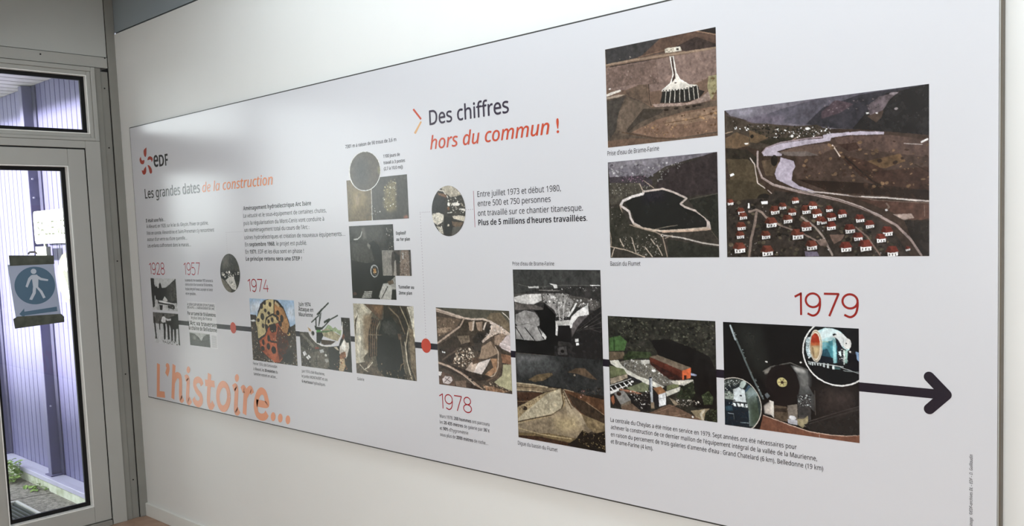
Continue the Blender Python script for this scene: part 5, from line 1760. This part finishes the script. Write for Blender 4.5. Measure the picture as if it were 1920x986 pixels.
# big title drawn as strokes
bm = bmesh.new()
for i, s in enumerate(TITLE_STROKES):
    pts = s if len(s) <= 3 and i != 11 else smooth_line(s, 6)
    stroke(bm, pts, TITLE_W, Y_FACE - 0.0004 - 0.00002 * i)
for d in TITLE_DOTS:
    flat(bm, d, Y_FACE - 0.0007)
build('title_lettering', bm, ink('title_peach', (232, 160, 124)), panel)['label'] = "big peach title word L'histoire"

# thin year numerals
def arc(cx, cy, rx, ry, a0, a1, n=18):
    return [(cx + rx * math.cos(math.radians(a0 + (a1 - a0) * k / n)), cy + ry * math.sin(math.radians(a0 + (a1 - a0) * k / n))) for k in range(n + 1)]
DIGIT = {
    '1': (0.50, [[(0.0, 0.83), (0.85, 0.985), (0.86, 0.985), (0.86, 0.0)]]),
    '2': (0.95, [smooth_line([(0.04, 0.78), (0.2, 0.95), (0.5, 1.0), (0.8, 0.93), (0.92, 0.74), (0.82, 0.52), (0.45, 0.22), (0.02, 0.0)], 4), [(0.0, 0.0), (1.0, 0.0)]]),
    '4': (1.0, [[(0.62, 1.0), (0.0, 0.27), (1.0, 0.27)], [(0.76, 0.56), (0.76, 0.0)]]),
    '5': (0.95, [[(0.92, 1.0), (0.16, 1.0), (0.1, 0.55)], smooth_line([(0.1, 0.55), (0.35, 0.62), (0.66, 0.59), (0.92, 0.43), (0.97, 0.27), (0.82, 0.08), (0.5, 0.0), (0.2, 0.03), (0.0, 0.1)], 4)]),
    '7': (0.95, [[(0.0, 1.0), (0.99, 1.0), (1.0, 0.985), (0.36, 0.0)]]),
    '8': (1.0, [arc(0.5, 0.76, 0.42, 0.24, -90, 270, 28), arc(0.5, 0.26, 0.5, 0.26, -270, 90, 28)]),
    '9': (1.0, [arc(0.5, 0.69, 0.48, 0.31, 0, 360, 30), smooth_line([(0.98, 0.69), (0.97, 0.45), (0.88, 0.2), (0.7, 0.05), (0.46, 0.0), (0.13, 0.09)], 5)]),
}
for s, x0, x1, z0, z1, w, rgb in YEARS:
    total = sum(DIGIT[c][0] for c in s) + 0.24 * (len(s) - 1)
    k = (x1 - x0 - w) / total
    bm = bmesh.new()
    x = x0 + w / 2
    for c in s:
        wd, strokes = DIGIT[c]
        for i, st in enumerate(strokes):
            stroke(bm, [(x + p[0] * wd * k, z0 + w / 2 + p[1] * (z1 - z0 - w)) for p in st], w, Y_FACE - 0.0004 - 0.00003 * i)
        x += (wd + 0.24) * k
    build('year_numeral', bm, ink('year_red_%d' % rgb[2], rgb), panel)['label'] = 'thin red year ' + s

# printed text
def ink_span(s, face):
    """pen advance of s and where its ink starts and ends"""
    lead = len(s) - len(s.lstrip())
    off = advance(s[:lead], face) if lead else 0.0
    co = text_data(sans(s.strip(), face))[0]
    return advance(s, face), off + co[:, 0].min(), off + co[:, 0].max()

for name, label, rgb, lines in TEXTS:
    bm = bmesh.new()
    up = 0.0009 if name.startswith('news') else 0.0006
    for (s, x0, x1, z, cap, wt, sh) in lines:
        if isinstance(s, str):
            text_mesh(bm, s, x0, x1, z, cap, wt, sh, Y_FACE - up)
            continue
        segs, x = [], 0.0
        for part in s:
            t = part.lstrip('*')
            adv, lo_, hi_ = ink_span(t, 'b' if part.startswith('*') else 'r')
            segs.append((t.strip(), x + lo_, x + hi_, 0.016 if part.startswith('*') else wt))
            x += adv
        a, b = segs[0][1], segs[-1][2]
        for t, lo_, hi_, w_ in segs:
            f = (x1 - x0) / (b - a)
            text_mesh(bm, t, x0 + (lo_ - a) * f, x0 + (hi_ - a) * f, z, cap, w_, sh, Y_FACE - up)
    o = build(name, bm, ink('ink_%d_%d_%d' % rgb, rgb), panel)
    if label:
        o['label'] = label
# upright credit line at the right edge
bm = bmesh.new()
text_mesh(bm, '\u00a9EDF-archives DL - EDF - D. Guillaudin', 0.0, 0.140, 0.0, 0.0068, 0.004, 0.2, 0.0)
text_mesh(bm, 'Cr\u00e9dit image', -0.047, -0.0065, 0.0, 0.0068, 0.004, 0.2, 0.0)
for v in bm.verts:
    v.co = (4.3855 - v.co.z, Y_FACE - 0.0004, 0.859 + v.co.x)
build('credit_lettering', bm, ink('ink_44_40_46', (44, 40, 46)), panel)

# newspaper scraps behind the headline letters
M_NEWS = ink('newsprint', (206, 206, 206))
bm = bmesh.new()
box(bm, 0.686, 0.970, Y_FACE - 0.0003, Y_FACE, 1.206, 1.244)
box(bm, 0.694, 0.972, Y_FACE - 0.0006, Y_FACE, 1.0885, 1.206)
box(bm, 0.905, 0.968, Y_FACE - 0.0003, Y_FACE, 1.018, 1.0885)
nw = build('newspaper_scrap', bm, mat('newsprint_mix', (222, 222, 224), var=0.03, vscale=60, **GLOSS), panel)
bm = bmesh.new()
for k in range(11):
    box(bm, 0.914, 0.963, Y_FACE - 0.0006, Y_FACE - 0.0003, 1.024 + k * 0.0055, 1.0262 + k * 0.0055)
build('newspaper_column', bm, ink('news_grey', (170, 170, 172)), nw)

# ---------------------------------------------------------------- printed pictures: painted on a fine grid of vertices
def field(rng, H, W, cells):
    """smooth random field in -1..1, three octaves"""
    out = np.zeros((H, W), np.float32)
    amp, tot = 1.0, 0.0
    for o in range(3):
        cy = max(2, int(cells * H / max(H, W)))
        cx = max(2, int(cells * W / max(H, W)))
        g = rng.uniform(-1, 1, (cy + 2, cx + 2)).astype(np.float32)
        yy = np.linspace(0, cy, H, dtype=np.float32)
        xx = np.linspace(0, cx, W, dtype=np.float32)
        iy, ix = yy.astype(int), xx.astype(int)
        fy, fx = (yy - iy)[:, None], (xx - ix)[None, :]
        fy, fx = fy * fy * (3 - 2 * fy), fx * fx * (3 - 2 * fx)
        a, b = g[iy][:, ix], g[iy][:, ix + 1]
        c, d = g[iy + 1][:, ix], g[iy + 1][:, ix + 1]
        out += amp * ((a * (1 - fx) + b * fx) * (1 - fy) + (c * (1 - fx) + d * fx) * fy)
        tot += amp
        amp *= 0.55
        cells *= 2.1
    return out / tot

def paint(ops, W, H, width_m, height_m, seed):
    S = 2
    w, h = W * S, H * S
    rng = np.random.default_rng(seed)
    img = np.zeros((h, w, 3), np.float32)
    f1, f2 = field(rng, h, w, 14), field(rng, h, w, 55)
    grain = 0.55 * f1 + 0.75 * f2
    kx, ky = w / (width_m * 1e4), h / (height_m * 1e4)
    km = math.sqrt(kx * ky)
    clip = np.ones((h, w), np.float32)
    PW = np.array(PANEL_RGB, np.float32)

    def points(tok):
        a = np.array([[float(q) for q in t.split(',')] for t in tok], np.float32)
        return a * np.array([w / 1000.0, h / 1000.0], np.float32)

    def window(x0, y0, x1, y1):
        return max(0, int(x0)), max(0, int(y0)), min(w, int(x1) + 2), min(h, int(y1) + 2)

    def lay(x0, y0, x1, y1, m, rgb, amp):
        m = (m * clip[y0:y1, x0:x1])[..., None]
        if rgb[0] < 0:
            col = PW
        else:
            g = 1.0 + amp * 1.7 * grain[y0:y1, x0:x1, None]
            col = np.array(rgb, np.float32) * g
        img[y0:y1, x0:x1] = img[y0:y1, x0:x1] * (1 - m) + col * m

    def inside(P, xx, yy):
        m = np.zeros(np.broadcast(xx, yy).shape, bool)
        n = len(P)
        for i in range(n):
            ax, ay = P[i]
            bx, by = P[(i + 1) % n]
            if ay == by:
                continue
            c = (ay > yy) != (by > yy)
            m ^= c & (xx < (bx - ax) * (yy - ay) / (by - ay) + ax)
        return m

    def poly_mask(P, pad=0):
        x0, y0, x1, y1 = window(P[:, 0].min() - pad, P[:, 1].min() - pad, P[:, 0].max() + pad, P[:, 1].max() + pad)
        if x1 <= x0 or y1 <= y0:
            return None
        xx = (np.arange(x0, x1) + 0.5)[None, :]
        yy = (np.arange(y0, y1) + 0.5)[:, None]
        return x0, y0, x1, y1, inside(P, xx, yy).astype(np.float32)

    def soften(m, r):
        r = max(1, int(r))
        for _ in range(2):
            for ax in (0, 1):
                c = np.cumsum(np.pad(m, [(r + 1, r) if a == ax else (0, 0) for a in (0, 1)], mode='constant'), axis=ax)
                n = m.shape[ax]
                hi = np.take(c, np.arange(2 * r + 1, 2 * r + 1 + n), axis=ax)
                lo = np.take(c, np.arange(0, n), axis=ax)
                m = (hi - lo) / (2 * r + 1)
        return m

    def oval(cx, cy, rx, ry, rgb, amp, ang=0.0):
        R = max(rx, ry) + 1
        x0, y0, x1, y1 = window(cx - R, cy - R, cx + R, cy + R)
        if x1 <= x0 or y1 <= y0:
            return
        xx = (np.arange(x0, x1) + 0.5 - cx)[None, :]
        yy = (np.arange(y0, y1) + 0.5 - cy)[:, None]
        c, s = math.cos(ang), math.sin(ang)
        q = ((xx * c + yy * s) / rx) ** 2 + ((-xx * s + yy * c) / ry) ** 2
        lay(x0, y0, x1, y1, (q <= 1).astype(np.float32), rgb, amp)

    for row in ops.split('\n'):
        t = row.split()
        k = t[0]
        if k == 'g':
            lay(0, 0, w, h, np.ones((h, w), np.float32), [float(v) for v in t[1:4]], float(t[4]) / 100)
        elif k == 'p':
            r = poly_mask(points(t[5:]))
            if r:
                lay(*r, [float(v) for v in t[1:4]], float(t[4]) / 100)
        elif k == 'b':
            rad = float(t[5]) * km
            r = poly_mask(points(t[6:]), rad * 2.2 + 2)
            if r:
                lay(*r[:4], soften(r[4], rad), [float(v) for v in t[1:4]], float(t[4]) / 100)
        elif k == 'l':
            P = points(t[5:])
            hw = max(0.55, float(t[4]) * km * 0.5)
            x0, y0, x1, y1 = window(P[:, 0].min() - hw - 1, P[:, 1].min() - hw - 1, P[:, 0].max() + hw + 1, P[:, 1].max() + hw + 1)
            if x1 <= x0 or y1 <= y0:
                continue
            xx = (np.arange(x0, x1) + 0.5)[None, :]
            yy = (np.arange(y0, y1) + 0.5)[:, None]
            m = np.zeros((y1 - y0, x1 - x0), np.float32)
            for i in range(len(P) - 1):
                a, b = P[i], P[i + 1]
                d = b - a
                L2 = float(d @ d) or 1.0
                u = np.clip(((xx - a[0]) * d[0] + (yy - a[1]) * d[1]) / L2, 0, 1)
                q = np.hypot(xx - a[0] - u * d[0], yy - a[1] - u * d[1])
                m = np.maximum(m, np.clip(hw + 0.5 - q, 0, 1))
            lay(x0, y0, x1, y1, m, [float(v) for v in t[1:4]], 0.08)
        elif k == 'e':
            c = points(t[7:])[0]
            oval(c[0], c[1], max(0.7, float(t[5]) * kx), max(0.7, float(t[6]) * ky), [float(v) for v in t[1:4]], float(t[4]) / 100)
        elif k == 's':
            nc = int(t[1])
            cols = np.array([float(v) for v in t[2:2 + 3 * nc]]).reshape(nc, 3)
            n, s0, s1 = int(t[2 + 3 * nc]), float(t[3 + 3 * nc]) * km, float(t[4 + 3 * nc]) * km
            P = points(t[5 + 3 * nc:])
            lo, hi = P.min(0), P.max(0)
            done = tries = 0
            while done < n and tries < n * 12:
                tries += 1
                q = lo + (hi - lo) * rng.random(2)
                if not inside(P, np.array([[q[0]]]), np.array([[q[1]]]))[0, 0]:
                    continue
                done += 1
                sz = (s0 + (s1 - s0) * rng.random() ** 1.6) * 0.5
                oval(q[0], q[1], max(0.8, sz), max(0.7, sz * rng.uniform(0.35, 0.85)), cols[rng.integers(nc)] * rng.uniform(0.85, 1.15), 0.15, rng.uniform(-0.6, 0.6))
        elif k == 'n':
            f = field(rng, h, w, float(t[2])) + 0.6 * field(rng, h, w, float(t[2]) * 3.1)
            white = np.abs(img - PW).max(2) < 0.5
            img *= np.where(white, 1.0, 1.0 + float(t[1]) / 100 * 1.5 * f)[..., None]
        elif k == 'c':
            c = points(t[3:])[0]
            xx = (np.arange(w) + 0.5 - c[0])[None, :] / (float(t[1]) * kx)
            yy = (np.arange(h) + 0.5 - c[1])[:, None] / (float(t[2]) * ky)
            clip = (xx * xx + yy * yy <= 1).astype(np.float32)
        elif k == 'u':
            clip = np.ones((h, w), np.float32)
    # break up hard outlines and flat areas: small wander of the outlines, grain, a little less colour
    white0 = (np.abs(img - PW).max(2) < 0.5)
    wx = 1.3 * field(rng, h, w, 60) + 0.8 * field(rng, h, w, 170)
    wy = 1.3 * field(rng, h, w, 60) + 0.8 * field(rng, h, w, 170)
    iy = np.clip((np.arange(h)[:, None] + wy).round().astype(int), 0, h - 1)
    ix = np.clip((np.arange(w)[None, :] + wx).round().astype(int), 0, w - 1)
    keep = white0 | white0[iy, ix]
    moved = np.where(keep[..., None], img, img[iy, ix])
    fine = 0.6 * field(rng, h, w, w / 9.0) + 0.5 * field(rng, h, w, w / 26.0)
    moved = moved * np.where(keep, 1.0, 1.0 + 0.15 * fine)[..., None]
    grey = moved.mean(2, keepdims=True)
    img = np.where(keep[..., None], moved, grey + (moved - grey) * 0.82)
    img = np.clip(img, 0, 255).reshape(H, S, W, S, 3) / 255.0
    lin_ = np.where(img <= 0.04045, img / 12.92, ((img + 0.055) / 1.055) ** 2.4)
    white = (np.abs(img * 255.0 - PW).max(-1, keepdims=True) < 0.6)
    lin_ = np.where(white, lin_, np.maximum(lin_ * PRINT_GAIN - 0.006, 0.002))
    return lin_.mean((1, 3)).astype(np.float32)

M_PHOTO = bpy.data.materials.new('photo_print')
M_PHOTO.use_nodes = True
nt_ = M_PHOTO.node_tree
at_ = nt_.nodes.new('ShaderNodeAttribute')
at_.attribute_name = 'print_colour'
pb_ = nt_.nodes['Principled BSDF']
pb_.inputs['Roughness'].default_value = GLOSS['rough']
pb_.inputs['Specular IOR Level'].default_value = GLOSS['spec']
nt_.links.new(at_.outputs['Color'], pb_.inputs['Base Color'])

def picture(name, label, x0, x1, z0, z1, W, H, shape, ops, level, seed):
    rgb = paint(ops, W, H, x1 - x0, z1 - z0, seed)
    u = np.linspace(-1, 1, W, dtype=np.float32)[None, :].repeat(H, 0)
    v = np.linspace(-1, 1, H, dtype=np.float32)[:, None].repeat(W, 1)
    if shape == 'ellipse':
        a, b = u * np.sqrt(1 - v * v / 2), v * np.sqrt(1 - u * u / 2)
        iy = np.clip(((b + 1) / 2 * (H - 1)).round().astype(int), 0, H - 1)
        ix = np.clip(((a + 1) / 2 * (W - 1)).round().astype(int), 0, W - 1)
        rgb = rgb[iy, ix]
        u, v = a, b
    co = np.empty((H * W, 3), np.float32)
    co[:, 0] = ((x0 + x1) / 2 + u * (x1 - x0) / 2).ravel()
    co[:, 1] = Y_FACE - level
    co[:, 2] = ((z0 + z1) / 2 - v * (z1 - z0) / 2).ravel()
    idx = np.arange(H * W).reshape(H, W)
    quads = np.stack([idx[:-1, :-1], idx[1:, :-1], idx[1:, 1:], idx[:-1, 1:]], -1).reshape(-1, 4)
    me = bpy.data.meshes.new(name)
    me.vertices.add(H * W)
    me.vertices.foreach_set('co', co.ravel())
    nq = len(quads)
    me.loops.add(nq * 4)
    me.loops.foreach_set('vertex_index', quads.ravel().astype(np.int32))
    me.polygons.add(nq)
    me.polygons.foreach_set('loop_start', np.arange(0, nq * 4, 4, dtype=np.int32))
    me.update(calc_edges=True)
    at = me.color_attributes.new('print_colour', 'FLOAT_COLOR', 'POINT')
    at.data.foreach_set('color', np.concatenate([rgb.reshape(-1, 3), np.ones((H * W, 1), np.float32)], 1).ravel())
    me.materials.append(M_PHOTO)
    o = bpy.data.objects.new(name, me)
    COL.objects.link(o)
    o.parent = panel
    o.matrix_parent_inverse = Matrix.Translation(-panel.location)
    o['label'] = label
    return o
for i, row in enumerate(PHOTOS):
    name, label = row[0], row[1]
    lift = 0.0004 + (0.0003 if (row[8] == 'ellipse' or 'overlapping' in label or 'dike' in label) else 0.0)
    picture(*row, lift, 11 + i)

# ---------------------------------------------------------------- notice taped to the door glass
def door_frame_point(y, z):
    return y, z
XN = -0.0262
notice = empty('pedestrian_notice', (XN, -0.495, 1.31))
tag(notice, 'blue pedestrian notice with a left arrow taped to the inside of the door glass', 'notice')
def sheet_outline(pts, x, th):
    bm = bmesh.new()
    prism(bm, pts, 'x', x, x + th)
    return bm
build('sheet', sheet_outline([(-0.6105, 1.459), (-0.391, 1.472), (-0.372, 1.176), (-0.590, 1.163)], XN, 0.0008), mat('notice_paper', (168, 178, 200), 0.35, 0.5, var=0.02), notice)
M_TAPE = mat('olive_tape', (66, 70, 62), 0.4, 0.4, rgb2=(88, 92, 82), vscale=30)
build('tape', sheet_outline([(-0.6005, 1.507), (-0.386, 1.497), (-0.386, 1.452), (-0.600, 1.4535)], XN + 0.0012, 0.0014), M_TAPE, notice)
build('tape', sheet_outline([(-0.6045, 1.181), (-0.585, 1.192), (-0.372, 1.186), (-0.358, 1.170), (-0.359, 1.141), (-0.600, 1.131)], XN + 0.0012, 0.0014), M_TAPE, notice)
M_SIGN = mat('sign_blue', (84, 112, 134), 0.35, 0.4, var=0.02)
build('pictogram_disc', sheet_outline(ring_pts(-0.488, 1.345, 0.098, 0.098, 56), XN + 0.0009, 0.0003), M_SIGN, notice)
bm = bmesh.new()
fig_n = [0]
def fig(pts):
    prism(bm, pts, 'x', XN + 0.0013, XN + 0.0016 + 0.00004 * fig_n[0])
    fig_n[0] += 1
# walking figure (outline pieces in metres from the disc centre)
def F(l):
    return [(-0.488 + a, 1.345 + b) for a, b in l]
fig(ring_pts(-0.490, 1.419, 0.0135, 0.0135, 24))
fig(F([(-0.012, 0.056), (0.014, 0.056), (0.018, 0.030), (0.014, -0.010), (-0.010, -0.010), (-0.012, 0.030)]))
fig(F([(-0.014, 0.056), (-0.030, 0.040), (-0.046, -0.002), (-0.037, -0.008), (-0.020, 0.028), (-0.008, 0.040)]))
fig(F([(0.010, 0.056), (0.032, 0.038), (0.066, 0.028), (0.064, 0.019), (0.028, 0.026), (0.008, 0.038)]))
fig(F([(-0.011, -0.008), (0.004, -0.008), (0.000, -0.040), (-0.020, -0.074), (-0.033, -0.070), (-0.015, -0.036)]))
fig(F([(0.000, -0.004), (0.014, -0.008), (0.032, -0.030), (0.046, -0.066), (0.034, -0.070), (0.021, -0.036)]))
build('pictogram_figure', bm, mat('sign_white', (196, 204, 216), 0.35, 0.4, var=0.01), notice)
bm = bmesh.new()
prism(bm, [(-0.574, 1.2035), (-0.549, 1.2305), (-0.549, 1.214), (-0.390, 1.226), (-0.389, 1.202), (-0.549, 1.194), (-0.549, 1.181)], 'x', XN + 0.0009, XN + 0.0012)
build('arrow', bm, M_SIGN, notice)
bm = bmesh.new()
prism(bm, [(-0.513, 1.507), (-0.511, 1.517), (-0.500, 1.524), (-0.478, 1.524), (-0.468, 1.517), (-0.466, 1.507), (-0.474, 1.507), (-0.476, 1.514), (-0.503, 1.514), (-0.505, 1.507)], 'x', XN + 0.001, XN + 0.006)
build('hook', bm, mat('hook_grey', (120, 118, 118), 0.4, 0.5, var=0.05), notice)

# ---------------------------------------------------------------- white signs on the outside wall
def rounded(x0, x1, z0, z1, r, n=6):
    pts = []
    for cx, cz, a in ((x1 - r, z1 - r, 0), (x0 + r, z1 - r, 90), (x0 + r, z0 + r, 180), (x1 - r, z0 + r, 270)):
        for k in range(n + 1):
            t = math.radians(a + 90 * k / n)
            pts.append((cx + r * math.cos(t), cz + r * math.sin(t)))
    return pts
YS = -0.082
sg = empty('room_sign', (-0.85, YS, 1.66))
tag(sg, 'white rounded board lettered SALLE VISITEURS on the violet outside wall', 'sign')
bm = bmesh.new()
prism(bm, rounded(-1.178, -0.240, 1.563, 1.768, 0.03), 'y', YS, YS + 0.006)
build('board', bm, mat('board_white', (238, 240, 236), 0.45, 0.4, var=0.01), sg)
bm = bmesh.new()
text_mesh(bm, 'SALLE VISITEURS', -1.122, -0.300, 1.617, 0.085, 0.004, 0.0, YS - 0.0008)
build('lettering', bm, mat('letter_sage', (58, 62, 46), 0.5, 0.3, var=0.03), sg)
boxes('spacer', [(-0.95, -0.92, YS + 0.006, -0.0005, 1.60, 1.73), (-0.45, -0.42, YS + 0.006, -0.0005, 1.60, 1.73)], M_POST, sg)
rs = empty('round_sign', (-0.72, -0.05, 1.345))
tag(rs, 'round white disc sign with pale grey emblem on the violet outside wall', 'sign')
bm = bmesh.new()
prism(bm, ring_pts(-0.752, 1.345, 0.155, 0.158, 56), 'y', -0.058, -0.050)
build('disc', bm, mat('disc_cream', (98, 95, 90), 0.45, 0.4, var=0.03), rs)
bm = bmesh.new()
prism(bm, ring_pts(-0.752, 1.345, 0.122, 0.125, 56), 'y', -0.0588, -0.0582)
build('disc_face', bm, mat('disc_white', (244, 244, 240), 0.45, 0.4, var=0.01), rs)
bm = bmesh.new()
prism(bm, [(-0.835, 1.395), (-0.815, 1.388), (-0.79, 1.402), (-0.765, 1.384), (-0.735, 1.400), (-0.700, 1.388), (-0.690, 1.36), (-0.700, 1.29), (-0.712, 1.235), (-0.735, 1.255), (-0.775, 1.32), (-0.805, 1.36)], 'y', -0.0594, -0.059)
build('emblem', bm, mat('emblem_grey', (88, 88, 84), 0.5, 0.3, var=0.03), rs)
boxes('bracket', [(-0.77, -0.735, -0.050, -0.0005, 1.24, 1.45)], M_POST, rs)
bx = empty('wall_box', (-1.04, -0.09, 1.51))
tag(bx, 'small white box with grey side mounted below the lettered board', 'wall box')
boxes('housing', [(-1.128, -0.952, -0.100, -0.098, 1.470, 1.545)], mat('board_white', (238, 240, 236)), bx, bevel=0.0008)
boxes('body', [(-1.126, -0.953, -0.0978, -0.0715, 1.472, 1.543)], mat('box_grey', (128, 130, 124), 0.5, 0.4, var=0.05), bx)
boxes('mount', [(-1.01, -0.99, -0.090, -0.080, 1.5432, 1.562)], mat('box_grey', (128, 130, 124)), bx)
